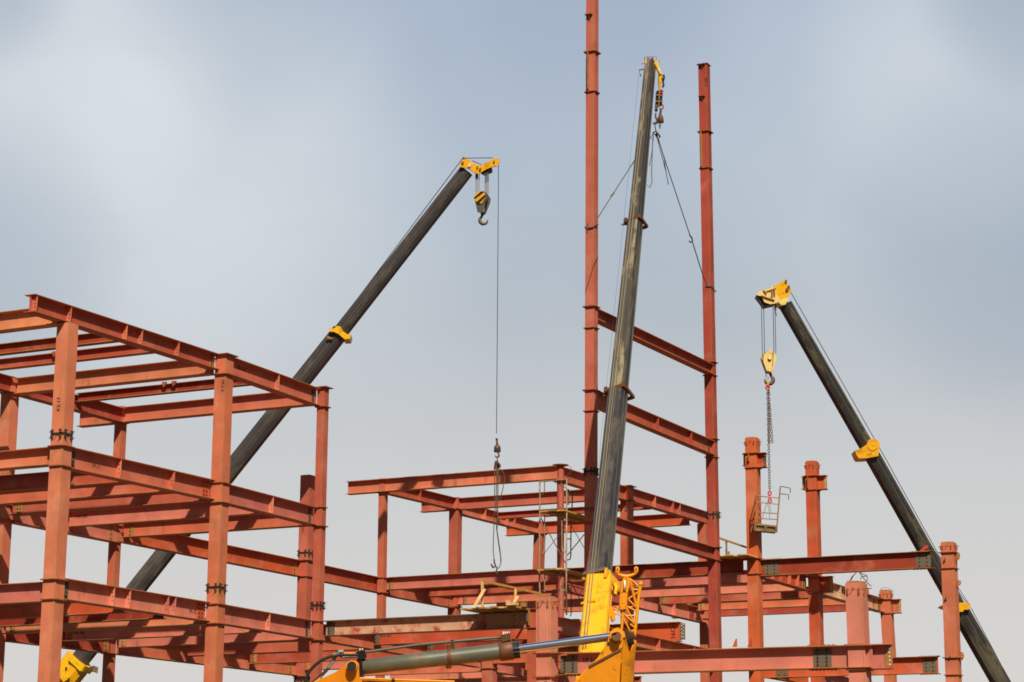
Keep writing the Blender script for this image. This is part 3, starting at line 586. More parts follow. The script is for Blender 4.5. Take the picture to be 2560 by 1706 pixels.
# small shelf plates with bolts on the two tall columns
for n, py in (('T1', 38), ('T2', 162), ('T2', 242)):
    p = next(a for a in COLS if a[1] == n); f = QY(1475 if n == 'T1' else 1757, py, p[3] - p[4] / 2); t = MB()
    t.abox(f.x - .14, f.x + .1, f.y - .13, f.y, f.z - .01, f.z + .012); t.prism([(f.x - .01, f.y, f.z - .22), (f.x - .01, f.y - .12, f.z - .012), (f.x - .01, f.y, f.z - .012)], (.015, 0, 0))
    bolts(t, [(f.x - .1, f.y - .07, f.z + .012), (f.x + .05, f.y - .07, f.z + .012)], (0, 0, 1), 1, .018, .03)
    t.build('shelf_plate', [M['ring'], M['bolt']], PART[n])
# lifting lugs on the rightmost column
for (px, py) in ((2362, 1400), (2365, 1497), (2376, 1643)):
    f = QY(px, py, 73.9 - .226); t = MB(); t.prism([f + Vector((0, 0, .09)), f + Vector((0, -.14, 0)), f + Vector((0, 0, -.09))], (.02, 0, 0)); t.build('lifting_lug', M['plate'], PART['R3'])
for (py, hh) in ((1390, .16), (1457, .11), (1640, .16)):
    f = onto(Vector((-20.14, 73.9, 10)), py); t = MB(); t.prism([f + Vector((0, 0, hh)), f + Vector((.14, 0, hh * .6)), f + Vector((.16, 0, -hh * .2)), f + Vector((.1, 0, -hh)), f + Vector((0, 0, -hh))], (0, -.02, 0)); bolts(t, [f + Vector((.1, -.02, .05)), f + Vector((.1, -.02, -.03))], (0, -1, 0), 1, .015, .004); t.build('side_lug', [M['ring'], M['white']], PART['R3'])
# knee plates on top of the far floor, seen above the wide pink beam
for px in (1831, 1868):
    f = QY(px, 1618, 70.5); t = MB(); t.prism([f, f + Vector((.17, 0, 0)), f + Vector((.17, 0, .28)), f + Vector((.12, 0, .28)), f + Vector((0, 0, .0))][:4], (0, .02, 0)); t.build('knee_plate', M['scarlet'], FR['east'])
# markings sprayed on the steel
def mA(n, px, py, txt, size=.16, X=None): c, P, a = BP[n]; mark(txt, QX(px, py, a[3] + .008), (0, 1, 0), (1, 0, 0), size, c)
def mB(n, px, py, txt, size=.16): c, P, a = BP[n]; mark(txt, QY(px, py, a[3] - .008), (1, 0, 0), (0, -1, 0), size, c)
def mC(n, px, py, txt, size=.14, down=False):
    p = next(a for a in COLS if a[1] == n); mark(txt, QY(px, py, p[3] - p[4] / 2 - .002), (0, 0, -1 if down else 1), (0, -1, 0), size, PART[n])
mA('A_L2a', 240, 1166, '1P-11'); mA('A_L1a', 481, 1530, '1P-15'); mA('A_roof2', 603, 922, '1B3-17', .17)
mC('C1', 147, 1011, 'K2-17', .15); mC('C2', 557, 964, '1K2-2', .15, True)
mB('L2_53', 203, 1292, '1N1-58', .15); mB('L1_53', 196, 1583, '1N1-58', .13); mB('IN', 962, 1589, '1N1-57', .17)
mA('Ab_L1b', 241, 1614, '5-18', .16); mB('E_main', 2303, 1403, '1-B1', .17); mB('N_beam', 1472, 1651, '1P 1-', .15)
mC('T2', 1765, 205, '5K2-7', .14, True); mC('F79', 1564, 1270, 'K2-8', .16, True); mC('B66', 757, 1322, '4K2-2', .12, True); mA('A_L2g', 1738, 1526, '1P-1', .16)
mC('P1', 1364, 1700, '1-1', .1, True)
mA('A_L1c', 805, 1700, '', .1) if False else None

for n, px, py in (('r53', 412, 958), ('r53', 436, 956), ('r48', 138, 882)):      # clamps left hanging on two purlins
    c, P, a = BP[n]; f = QY(px, py, a[3] - .13); t = MB(); t.prism([f + Vector((-.09, 0, .03)), f + Vector((.09, 0, .03)), f + Vector((.05, 0, -.08)), f + Vector((-.02, 0, -.14))], (0, -.05, 0)); t.build('beam_clamp', M['ring'], c)

# ------------------------------------------------------------------ cranes
def boom(name, a, b, w_, h, roll, mt, root, top=None, lip=True, label=None):
    a, b = Vector(a), Vector(b); d = (b - a).normalized(); s = d.cross(Z).normalized(); t = s.cross(d)
    c_, s_ = math.cos(roll), math.sin(roll); s, t = s * c_ + t * s_, t * c_ - s * s_
    wa, wb = w_ if isinstance(w_, tuple) else (w_, w_); ha, hb = h if isinstance(h, tuple) else (h, h)
    pr = [(-.42, .5), (.42, .5), (.5, .42), (.5, -.02), (.42, -.26), (.24, -.47), (-.24, -.47), (-.42, -.26), (-.5, -.02), (-.5, .42)]
    n = len(pr); mb = MB()
    A = [a + s * u * wa + t * v * ha for u, v in pr]; B = [b + s * u * wb + t * v * hb for u, v in pr]
    mb.add(A + B, [list(range(n))[::-1], list(range(n, 2 * n))] + [[i, (i + 1) % n, (i + 1) % n + n, i + n] for i in range(n)])
    if top is not None:                          # dirt-caked top plate
        for i in range(len(mb.f)):
            if mb.f[i][:2] == [0, 1] : mb.m[i] = 1
    if lip:
        for u in (-.18, .05):
            mb.bar(a + s * u * wa + t * (.5 * ha + .004), b + s * u * wb + t * (.5 * hb + .004), .02, .014, 2, up=t)
        for sg in (-1, 1):
            mb.bar(a + s * sg * .502 * wa + t * .30 * ha, b + s * sg * .502 * wb + t * .30 * hb, .012, .012, 2, up=t)
            mb.bar(a + s * sg * .502 * wa - t * .03 * ha, b + s * sg * .502 * wb - t * .03 * hb, .014, .016, 2, up=t)
    o = mb.build(name, [M[mt], M[top] if top else M[mt], M['plate' if mt != 'yellow' else 'yellow']], root, a, label, rot=Matrix((t, s, d)).transposed())
    return s, t, d
def pxs(x0, y0, k, pts): return [(x0 + a * k, y0 + b * k) for a, b in pts]
def plate(mb, pts, d, th, mi=0):                 # outline at distance d, thickened away from the viewer
    mb.prism([Q(x, y, d) for x, y in pts], HF * th, mi)
def crane_base(root, p, d, mt='yellow'):         # turntable and carrier on the ground below the picture
    t = MB(); x = Vector((d.x, d.y, 0)).normalized(); y = x.cross(Z)
    t.box(p + Vector((0, 0, 1.25)), x * 4.5, y * 1.2, Z * .3); t.box(p + x * 3.9 + Z * 1.9, x * .8, y * 1.1, Z * .5)
    t.build('carrier', M[mt], root)
    t = MB(); t.disc(p + Z * 1.7, Z, 1.1, .3, 24); t.box(p - x * 1.0 + Z * 2.2, x * 1.6, y * 1.0, Z * .5); t.build('turntable', M[mt], root)
    for i in (-3.4, -2.0, 1.6, 3.2):
        for sg in (-1, 1):
            t = MB(); t.disc(p + x * i + y * sg * 1.1 + Z * .55, y, .55, .35, 20); t.build('wheel', M['tyre'], root)

# ---- crane at left: grey boom leaning up to the right
D1 = 76.0
tip = Q(1168, 428, D1); m1 = Q(850, 835, D1); b1 = Q(203, 1650, D1); gnd = b1 + (b1 - m1).normalized() * 9.5
c1 = thing('mobile_crane', 'mobile crane at left, long dark grey boom leaning right behind the steel frame', 'crane', (gnd.x, gnd.y, 0), 'mobile cranes on the site')
boom('boom_section', m1, tip, .46, (.47, .44), 0, 'boom', c1); boom('boom_section', b1, m1 + (m1 - b1).normalized() * .1, .54, (.58, .55), 0, 'boom', c1)
s1, t1, d1 = boom('base_section', gnd, b1, .86, .90, 0, 'yellow', c1, label='yellow lowest boom section'); crane_base(c1, Vector((gnd.x, gnd.y, 0)), d1)
t = MB(); plate(t, pxs(400, 680, .3316, [(1275, 425), (1315, 428), (1330, 408), (1362, 412), (1380, 448), (1410, 470), (1440, 472), (1430, 505), (1392, 508), (1345, 468), (1312, 452), (1282, 450)]), D1 - .38, .76)
t.build('collar', M['yellow'], c1)
t = MB(); plate(t, pxs(400, 680, .3316, [(1255, 480), (1300, 497), (1296, 508), (1262, 502)]), D1 - .36, .05); t.build('guide_block', M['ochre'], c1)
t = MB(); plate(t, pxs(120, 1620, .0595, [(850, 400), (940, 350), (1050, 380), (1050, 470), (1300, 570), (1480, 715), (1680, 820), (1810, 800), (1900, 740), (1880, 900), (1870, 1000), (1700, 930), (1600, 950), (1540, 1030), (1300, 950), (1140, 780), (870, 540)]), D1 - .48, .96)
t.build('collar', M['yellow'], c1)
t = MB(); plate(t, pxs(120, 1620, .0595, [(760, 790), (815, 830), (750, 930), (700, 880)]), D1 - .455, .02); t.build('inspection_slot', M['black'], c1)
t = MB(); plate(t, pxs(120, 1620, .0595, [(480, 1020), (560, 1130), (760, 1290), (880, 1200), (900, 1240), (770, 1360), (650, 1440), (480, 1240)]), D1 - .56, .12); t.build('cylinder_bracket', M['yellow'], c1)
K = .1531
for dd in (-.30, .24):
    t = MB(); plate(t, pxs(1120, 360, K, [(190, 378), (203, 300), (245, 255), (330, 243), (392, 290), (400, 318), (520, 350), (560, 345), (640, 300), (700, 262), (770, 232), (830, 243), (852, 285), (832, 318), (740, 372), (650, 402), (600, 430), (530, 470), (492, 492), (440, 480), (395, 440), (330, 400)]), D1 + dd, .06)
    t.build('boom_head', M['yellow'], c1)
t = MB(); plate(t, pxs(1120, 360, K, [(235, 230), (245, 208), (262, 222), (300, 236), (290, 255), (240, 255)]), D1 - .2, .4); t.build('rope_guard', M['rustbrown'], c1)
for x, y, r, mt, dd in ((772, 312, 62, 'white', 0), (595, 440, 72, 'white', .03), (600, 450, 66, 'black', -.16), (640, 430, 60, 'black', .12)):
    t = MB(); px, py = 1120 + x * K, 360 + y * K; t.disc(Q(px, py, D1 + dd), HF, r * K / FPX * D1, .09, 24); t.build('sheave', M[mt], c1)
for x, y, r in ((240, 305, 18), (750, 290, 14), (525, 412, 18), (480, 380, 14)):
    t = MB(); t.disc(Q(1120 + x * K, 360 + y * K, D1 - .32), HF, r * K / FPX * D1, .06, 12); t.build('pin', M['rustbrown'], c1)
t = MB(); plate(t, pxs(1120, 360, K, [(328, 350), (350, 312), (385, 315), (362, 372), (336, 375)]), D1 - .36, .04); t.build('work_lamp', M['white'], c1)
t = MB(); t.tube([Q(*pxs(1120, 360, K, [(705, 410)])[0], D1 - .1), Q(*pxs(1120, 360, K, [(725, 450)])[0], D1 - .1)], .02, 6); plate(t, pxs(1120, 360, K, [(640, 400), (720, 365), (722, 415), (690, 435), (650, 440)]), D1 - .22, .4); t.build('wedge_socket', M['rustbrown'], c1)
t = MB(); plate(t, pxs(1120, 360, K, [(448, 490), (488, 490), (484, 560), (462, 585), (446, 565)]), D1 - .2, .05); t.build('rope_anchor', M['iron'], c1)
hk = Q(1205, 500, D1)
t = MB(); top_ = Q(1246.5, 400, D1)
t.tube([Q(*p, D1) for p in ((1157, 396), (843, 815))], .014, 6); t.tube([Q(*p, D1) for p in ((1157, 396), (1232, 395))], .014, 6); t.tube([Q(*p, D1 + .1) for p in ((1180, 402), (1204, 412))], .014, 6)
t.build('hoist_rope', M['rope'], c1, tip)
t = MB(); bl = onto(Vector((top_.x, top_.y, 20)), 1084); t.tube([top_, bl], .012, 6); t.build('whip_rope', M['rope'], c1, top_)
# hook block with yellow and black stripes
hb = thing('hook_block', 'yellow and black striped hook block hanging under the left crane boom head', 'hook block', Q(1209, 557, D1), 'crane hook blocks')
t = MB()
for x in (456, 474, 492, 513, 606, 620, 634, 648, 663):
    a = Q(1120 + x * K, 360 + 480 * K, D1 + (x - 560) * .0012); b = onto(a, 360 + (790 if x < 560 else 830) * K); t.tube([a, b], .011, 5)
t.build('fall_rope', M['ropel'], hb)
octo = pxs(1120, 360, K, [(420, 868), (455, 800), (500, 782), (545, 772), (600, 800), (618, 850), (615, 880), (550, 972), (510, 978), (470, 955), (432, 905)])
t = MB(); plate(t, octo, D1 - .24, .03); t.build('striped_plate', M['yellow'], hb)
t = MB()
for band in ([(421, 882), (540, 773), (590, 790), (432, 908)], [(470, 945), (608, 822), (618, 862), (508, 976), (480, 962)]): plate(t, pxs(1120, 360, K, band), D1 - .246, .005)
t.build('black_stripe', M['boomd'], hb)
t = MB(); plate(t, pxs(1120, 360, K, [(440, 930), (620, 900), (605, 990), (580, 1112), (560, 1122), (495, 1120), (480, 1105)]), D1 - .205, .03); t.build('cheek_plate', M['grey'], hb)
t = MB(); plate(t, pxs(1120, 360, K, [(560, 790), (640, 820), (696, 890), (692, 940), (650, 1050), (612, 1142), (590, 1130), (600, 1000)]), D1 + .1, .12); t.build('cheek_plate', M['grey'], hb)
t = MB(); t.disc(Q(1120 + 560 * K, 360 + 880 * K, D1 - .04), HF, 95 * K / FPX * D1, .22, 24); t.build('sheave', M['black'], hb)
t = MB(); plate(t, pxs(1120, 360, K, [(530, 1110), (605, 1120), (600, 1150), (535, 1140)]), D1 - .12, .2); t.build('hook_trunnion', M['black'], hb)
def hook(root, cx, cy, R, d, flip=1, mt='iron', name='hook', thick=.3):
    t = MB(); c = Q(cx, cy, d); r = R / FPX * d; pts = []; rs = []
    pts.append(c + Z * r * 1.75 ); rs.append(r * thick * .8)
    pts.append(c + Z * r * 1.2 - CR * flip * r * .25); rs.append(r * thick * .85)
    for i in range(13):
        a = math.radians(125 + i * 20); pts.append(c + (CR * math.cos(a) * flip + Z * math.sin(a)) * r * .78); rs.append(r * thick * (.8 + .35 * math.sin(math.pi * min(1, i / 10))) if i < 11 else r * thick * .45)
    t.tube(pts, rs, 8); return t.build(name, M[mt], root)
hook(hb, 1120 + 582 * K, 360 + 1248 * K, 82 * K, D1 - .05)
t = MB(); p = pxs(1120, 360, K, [(590, 1150), (625, 1230)]); t.tube([Q(*p[0], D1 - .1), Q(*p[1], D1 - .1)], .014, 5); t.build('safety_latch', M['white'], hb)
# headache ball and slings on the long rope
K2 = .2421
def R2(pts): return pxs(1200, 1060, K2, pts)
ball = thing('hook_ball', 'small brown hook ball with wire slings hanging on the long single rope', 'hook ball', Q(1243, 1123, D1))
t = MB(); t.tube([Q(*p, D1) for p in R2([(172, 150), (175, 185), (179, 225)])], [.05, .035, .06], 8); t.build('swivel', M['iron'], ball)
t = MB(); c0 = R2([(179, 222), (179, 232), (179, 250), (179, 282), (179, 296)]); t.tube([Q(*p, D1) for p in c0], [.07, .11, .115, .125, .10], 14); t.build('ball_weight', M['iron'], ball)
hook(ball, 1242.5, 1060 + 325 * K2, 6.5, D1, -1)
sg = thing('wire_sling', 'bundle of worn wire slings with small hooks hanging in front of the middle beams', 'sling', Q(1243, 1250, D1))
for pl in ([(180, 330), (178, 375), (160, 420), (152, 470), (152, 700), (157, 860), (150, 950), (143, 1070), (136, 1300), (145, 1400)],
           [(178, 375), (172, 430), (172, 640), (170, 870), (182, 980), (170, 1070), (190, 1220), (212, 1370), (215, 1440), (195, 1490), (175, 1485)],
           [(180, 380), (184, 450), (186, 700), (184, 860), (181, 1000), (176, 1100), (206, 1300), (219, 1420)],
           [(190, 400), (200, 460), (225, 480), (248, 520), (255, 580), (240, 650), (215, 760), (196, 800)],
           [(176, 375), (180, 440), (176, 590), (184, 600)], [(182, 375), (190, 430), (190, 560)]):
    t = MB(); t.tube([Q(*p, D1 + random.uniform(-.05, .05)) for p in R2(pl)], .017, 6); t.build('wire_leg', M['sling'], sg)
t = MB(); t.tube([Q(*p, D1) for p in R2([(165, 385), (157, 430), (153, 470)])], .045, 6); t.tube([Q(*p, D1 - .05) for p in R2([(183, 400), (205, 425), (208, 448)])], .035, 6); t.build('shackle', M['iron'], sg)
for pl, r in (([(145, 1400), (150, 1440), (160, 1460), (148, 1480), (130, 1475), (115, 1448)], .03), ([(160, 1470), (180, 1490), (170, 1510), (172, 1530)], .028), ([(172, 1525), (178, 1545), (170, 1562), (164, 1550), (170, 1530)], .032), ([(135, 1480), (128, 1490)], .03)):
    t = MB(); t.tube([Q(*p, D1) for p in R2(pl)], r, 6); t.build('sling_hook', M['iron'], sg)

# ---- upright crane in the middle
DT, DB = 69.6, 52.0
def dd2(y): return DB + (DT - DB) * (1628 - y) / (1628 - 165)
def B2(x, y): return Q(x, y, dd2(y))
tp, j1, j2, j3 = B2(1628, 160), B2(1591, 560), B2(1549, 985), B2(1502, 1450)
b0 = B2(1484, 1640); g2 = b0 + (b0 - j3).normalized() * 7.0
c2 = thing('mobile_crane', 'mobile crane in the middle with an almost upright dirty grey boom and yellow base section', 'crane', (g2.x, g2.y, 0), 'mobile cranes on the site')
RL = math.radians(20)
s2, t2, d2 = boom('boom_section', j1, tp, (.38, .31), (.46, .38), RL, 'boomd', c2, top='boomt'); boom('boom_section', j2, j1 + d2 * .05, (.45, .40), (.52, .48), RL, 'boomd', c2, top='boomt')  # shade of the side faces is put into a darker material
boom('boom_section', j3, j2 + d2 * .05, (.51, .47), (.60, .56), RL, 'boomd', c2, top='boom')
boom('base_section', g2, j3, (.70, .62), (.62, .60), math.radians(9), 'yellow', c2, label='yellow lowest boom section'); crane_base(c2, Vector((g2.x, g2.y, 0)), Vector((0.3, 1, 0)))
def collar2(p, w_, mt, th=.07, up=.0):
    t = MB(); c = p + d2 * up
    t.box(c + t2 * (w_ * .55), s2 * w_ * .60, t2 * .03, d2 * th); t.box(c - t2 * w_ * .55, s2 * w_ * .5, t2 * .03, d2 * th)
    for q in (-1, 1): t.box(c + s2 * q * w_ * .58, s2 * .03, t2 * w_ * .6, d2 * th)
    for q in (-1, 1): t.box(c + s2 * q * w_ * .55 + t2 * w_ * .58, s2 * .04, t2 * .05, d2 * th * 1.8)
    t.build('collar', M[mt], c2)
collar2(j1, .42, 'rustbrown', .05); collar2(j2, .50, 'rustbrown', .05); t = MB(); t.box(j3 + s2 * .33 + d2 * -.1, s2 * .03, t2 * .36, d2 * .14); t.box(j3 - s2 * .33 + d2 * -.04, s2 * .03, t2 * .3, d2 * .06); t.build('collar', M['yellow'], c2)
t = MB(); t.box(j3 + t2 * .345 + d2 * .03, s2 * .31, t2 * .02, d2 * .045); t.build('wear_strip', M['plate'], c2)
for p, q in ((B2(1553, 561), B2(1567, 561)), (B2(1508, 989), B2(1519, 987))):
    t = MB(); t.tube([p, q], .035, 8); t.build('side_roller', M['ochre'], c2)
t = MB(); t.box(B2(1497, 1523) + t2 * .36 - s2 * .1, s2 * .20, t2 * .02, d2 * .03); t.build('cross_strap', M['yellow'], c2)
t = MB(); t.tube([B2(1533, 1452), B2(1541, 1470), B2(1537, 1488)], .05, 8); t.build('side_guard', M['yellow'], c2)
# crossing ropes along the boom
for ox in (-4, 3):
    t = MB(); t.tube([B2(1628 + ox * .5, 165) + t2 * .22, B2(1589 + ox, 560) + t2 * .26, B2(1545 + ox, 985) + t2 * .31, B2(1498 + ox, 1450) + t2 * .37, B2(1482 + ox, 1640) + t2 * .40], .012, 6); t.build('hoist_rope', M['ropel'], c2)
t = MB(); t.tube([B2(1597, 190), B2(1575, 400), B2(1545, 690), B2(1502, 1100), B2(1478, 1420)], .0035, 5); t.build('side_line', M['rope'], c2)
KA = .1531
def R3(pts): return pxs(1560, 120, KA, pts)
for xs in ((345, 385), (498, 540)):
    t = MB(); t.prism([Q(*p, DT - .12) for p in R3([(xs[0], 212), (xs[1], 205), (xs[1], 292), (xs[0], 312)])], HF * .3); t.build('boom_head', M['yellow'], c2)
for x, y in ((404, 228), (468, 222), (430, 240)):
    t = MB(); t.disc(Q(*R3([(x, y)])[0], DT), CR, 65 * KA / FPX * DT, .05 if x != 430 else .03, 20); t.build('sheave', M['iron'], c2)
t = MB()
for pl in ([(332, 152), (535, 132)], [(338, 152), (340, 215)], [(530, 134), (526, 210)], [(384, 148), (384, 220)], [(450, 140), (452, 220)]): t.tube([Q(*p, DT - .1) for p in R3(pl)], .012, 6)
t.build('rope_keeper', M['tube'], c2)
t = MB(); plate(t, R3([(288, 238), (346, 228), (346, 252), (288, 262)]), DT - .05, .03); plate(t, R3([(538, 215), (592, 207), (592, 228), (538, 240)]), DT - .05, .03); bolts(t, [Q(*p, DT - .055) for p in R3([(306, 250), (574, 218)])], -HF, 1, .018, .01); t.build('jib_lug', [M['white'], M['bolt']], c2)
t = MB(); t.tube([Q(*p, DT) for p in R3([(350, 340), (300, 352), (242, 365)])], .02, 6); t.tube([Q(*p, DT) for p in R3([(250, 372), (262, 425), (272, 455)])], .008, 5); t.tube([Q(*p, DT) for p in R3([(262, 430), (270, 458), (282, 460)])], .022, 5); t.build('limit_switch_arm', M['tubed'], c2)
t = MB(); t.tube([Q(*p, DT - .1) for p in R3([(520, 265), (545, 320), (575, 390), (600, 430)])], .06, 8); t.tube([Q(*p, DT - .05) for p in R3([(600, 430), (585, 500), (582, 600), (578, 680)])], [.075, .07, .05, .03], 8); t.build('swing_sheave_arm', M['yellow'], c2)
t = MB(); plate(t, R3([(558, 345), (592, 335), (596, 375), (562, 382)]), DT - .16, .1); t.build('work_lamp', M['white'], c2)
t = MB(); plate(t, R3([(622, 488), (652, 486), (654, 520), (622, 522)]), DT - .1, .06); t.tube([Q(*p, DT - .05) for p in R3([(648, 440), (655, 480), (636, 560), (648, 600), (630, 650)])], .035, 6); t.build('rope_socket', M['bolt'], c2)
# lower block of the middle crane
h2 = thing('hook_block', 'dark greasy hook block with pink shackles hanging beside the top of the upright boom', 'hook block', Q(1650, 262, DT), 'crane hook blocks')
t = MB(); plate(t, R3([(525, 712), (560, 692), (635, 700), (632, 760), (624, 900), (575, 920), (520, 880)]), DT - .15, .3); t.build('cheek_plate', M['black'], h2)
t = MB(); plate(t, R3([(600, 790), (628, 788), (620, 890), (598, 890)]), DT - .17, .04); t.build('side_plate', M['blue'], h2)
t = MB()
for y in (772, 875): t.tube([Q(*p, DT - .18) for p in R3([(515, y), (640, y + 3)])], .014, 6)
t.tube([Q(*p, DT - .18) for p in R3([(575, 700), (572, 900), (566, 980)])], .018, 6); t.build('tie_rod', M['ochre'], h2)
t = MB(); t.ringy(Q(*R3([(608, 712)])[0], DT - .15), HF, .05, .025, 0, 360, 12); t.build('shackle', M['pinkp'], h2)
t = MB(); t.tube([Q(*p, DT - .1) for p in R3([(600, 925), (630, 935), (645, 960), (632, 990), (615, 1000)])], .025, 6); t.build('shackle', M['pinkp'], h2)
t = MB(); plate(t, R3([(512, 890), (556, 900), (552, 1012), (505, 1008)]), DT - .14, .2); t.build('counterweight', M['grey'], h2)
t = MB(); t.tube([Q(*p, DT - .1) for p in R3([(603, 985), (597, 1050), (590, 1110)])], [.04, .035, .055], 8); t.build('hook_shank', M['iron'], h2)
t = MB(); t.tube([Q(*p, DT - .1) for p in R3([(595, 1105), (597, 1130), (598, 1170), (600, 1215), (600, 1232)])], [.06, .085, .095, .105, .08], 12); t.build('ball_weight', M['rustbrown'], h2)
t = MB(); t.tube([Q(*p, DT - .1) for p in R3([(520, 1060), (515, 1130), (545, 1180), (530, 1225), (490, 1240), (470, 1215)])], [.02, .03, .045, .05, .035, .02], 8); t.build('hook', M['iron'], h2)
t = MB(); t.tube([Q(*p, DT - .1) for p in R3([(580, 1240), (573, 1290), (586, 1330), (597, 1285), (592, 1240)])], .014, 6); t.build('safety_latch', M['bolt'], h2)
# guy slings tied to the tall columns
gs = thing('guy_sling', 'thin dark wire sling running from the upright boom hook down to the right-hand tall column', 'sling', Q(1640, 335, DT), 'guy slings between boom hook and tall columns')
DS = 69.3
t = MB(); t.tube([Q(1637, 312, DS), Q(1640, 330, DS), Q(1643, 339, DS), Q(1661, 397, DS), Q(1690, 484, DS), Q(1719, 571, DS), Q(1726, 592, DS)], .017, 6); t.build('wire_leg', M['rope'], gs)
t = MB(); t.tube([Q(1731, 605, DS), Q(1745, 650, DS), Q(1757, 688, 70), Q(1768, 716, 73.2)], .017, 6); t.build('wire_leg', M['rope'], gs)
t = MB(); t.tube([Q(1724, 588, DS), Q(1730, 596, DS), Q(1731, 604, DS), Q(1726, 607, DS), Q(1723, 602, DS)], .025, 6); t.build('sling_hook', M['bolt'], gs)
f = QY(1768, 716, 69.58); t = MB(); t.tube([(f.x - .05, f.y - .02, f.z), (-27.38, 69.56, f.z - .03), (-27.36, 69.93, f.z - .15)], .02, 6); t.build('choke_loop', M['rope'], gs)
t = MB(); t.tube([Q(1633, 333, DS), Q(1640, 328, DS - .1), Q(1650, 342, DS), Q(1646, 350, DS), Q(1638, 335, DS)], .03, 6); t.build('shackle', M['iron'], gs)
for pl in ([(1634, 336), (1630, 380), (1624, 415)], [(1643, 345), (1652, 380), (1665, 430), (1671, 462), (1664, 425), (1660, 390)], [(1632, 345), (1629, 430), (1630, 455), (1625, 470), (1618, 463)]):
    t = MB(); t.tube([Q(*p, DS + .1) for p in pl], .013, 6); t.build('loose_end', M['sling'], gs)
gl = thing('guy_sling', 'thin wire sling running down to the left-hand tall column from behind the upright boom', 'sling', Q(1590, 396, DS), 'guy slings between boom hook and tall columns')
t = MB(); t.tube([Q(1634, 334, DS + .5), Q(1590, 396, 68.6), Q(1532, 486, 67), Q(1494.5, 545, 65.6)], .015, 6); t.build('wire_leg', M['sling'], gl)
t = MB(); t.tube([Q(1536, 481, 67), Q(1531, 487, 67), Q(1527, 492, 67)], .03, 6); t.build('rope_knot', M['ropel'], gl)
a = QY(1462, 568, 59.39); t = MB(); t.tube([a, QY(1469, 571, 59.37), QY(1484, 568, 59.37), Vector((-27.27, 59.4, a.z + .02)), QX(1494.5, 561, -27.24)], .028, 6); t.tube([QY(1470, 558, 59.36), QY(1469, 570, 59.34), QY(1467.5, 579, 59.36)], .016, 5); t.build('choke_loop', M['tubed'], gl)

# folded lattice jib on the side of the base section
jb = thing('lattice_jib', 'folded orange-yellow lattice fly jib with forked head beside the yellow base section', 'lattice jib', B2(1570, 1580))
KJ = .1951; DJ = 53.2
def R4_(pts, d=DJ): return [Q(x, y, d) for x, y in pxs(1420, 1400, KJ, pts)]
t = MB(); t.tube(R4_([(635, 115), (632, 165), (650, 190), (705, 207), (760, 212), (825, 195), (868, 170), (873, 115)]), [.05, .045, .042, .045, .045, .042, .045, .05], 10); t.build('fork_head', M['jib'], jb)
for x in (635, 873): t = MB(); t.disc(R4_([(x, 112)])[0], HF, .05, .1, 14); t.box(R4_([(x, 135)])[0], CR * .05, HF * .05, CU * .05); t.disc(R4_([(x, 112)], DJ - .065)[0], HF, .015, .02, 8, 1); t.build('pin_boss', [M['jib'], M['bolt']], jb)
t = MB()
for pg in ([(715, 225), (745, 225), (712, 300), (702, 420), (668, 420), (682, 290)], [(745, 225), (785, 230), (795, 300), (765, 420), (740, 420), (748, 300)]): plate(t, pxs(1420, 1400, KJ, pg), DJ - .07, .14)
plate(t, pxs(1420, 1400, KJ, [(668, 418), (765, 418), (750, 585), (660, 590)]), DJ - .06, .12); plate(t, pxs(1420, 1400, KJ, [(690, 440), (740, 440), (728, 560), (684, 560)]), DJ - .072, .014, 0); plate(t, pxs(1420, 1400, KJ, [(672, 590), (738, 585), (735, 632), (672, 635)]), DJ - .09, .18)
t.build('head_frame', M['jib'], jb)
t = MB(); t.disc(R4_([(725, 325)])[0], CR, .15, .04, 20); t.build('sheave', M['white'], jb)
def lat(pts, r, nm, d=DJ):
    t = MB(); t.tube(R4_(pts, d), r, 8); t.build(nm, M['jib'], jb)
lat([(705, 630), (688, 880)], .035, 'chord'); lat([(932, 300), (925, 350), (895, 560), (885, 690), (868, 830), (852, 975)], .042, 'chord'); lat([(790, 245), (835, 430), (880, 615)], .034, 'chord')
for pl in ([(785, 235), (920, 350)], [(775, 500), (925, 395)], [(800, 380), (900, 382)], [(772, 505), (885, 625)], [(740, 590), (890, 665)], [(742, 610), (850, 800)], [(720, 695), (862, 825)], [(742, 716), (872, 714)], [(708, 740), (790, 905)], [(795, 825), (850, 862)], [(805, 920), (852, 900)], [(560, 618), (690, 665)], [(590, 680), (690, 716)], [(630, 590), (640, 700)], [(640, 610), (830, 605)]):
    lat(pl, .018 if pl[0][0] < 700 else .022, 'lacing_bar')
t = MB(); t.disc(R4_([(932, 298)])[0], HF, .045, .1, 12); t.build('pin_boss', M['jib'], jb)
t = MB(); plate(t, pxs(1420, 1400, KJ, [(500, 590), (560, 600), (575, 650), (610, 760), (570, 790), (545, 700), (505, 685)]), DJ - .2, .35); t.tube(R4_([(575, 640), (600, 700), (580, 780)]), .02, 6); t.build('swing_bracket', M['jib'], jb)
t = MB(); t.tube(R4_([(800, 270), (850, 300), (870, 350), (830, 330)], DJ + .1), .02, 6); t.build('hydraulic_hose', M['tubed'], jb)

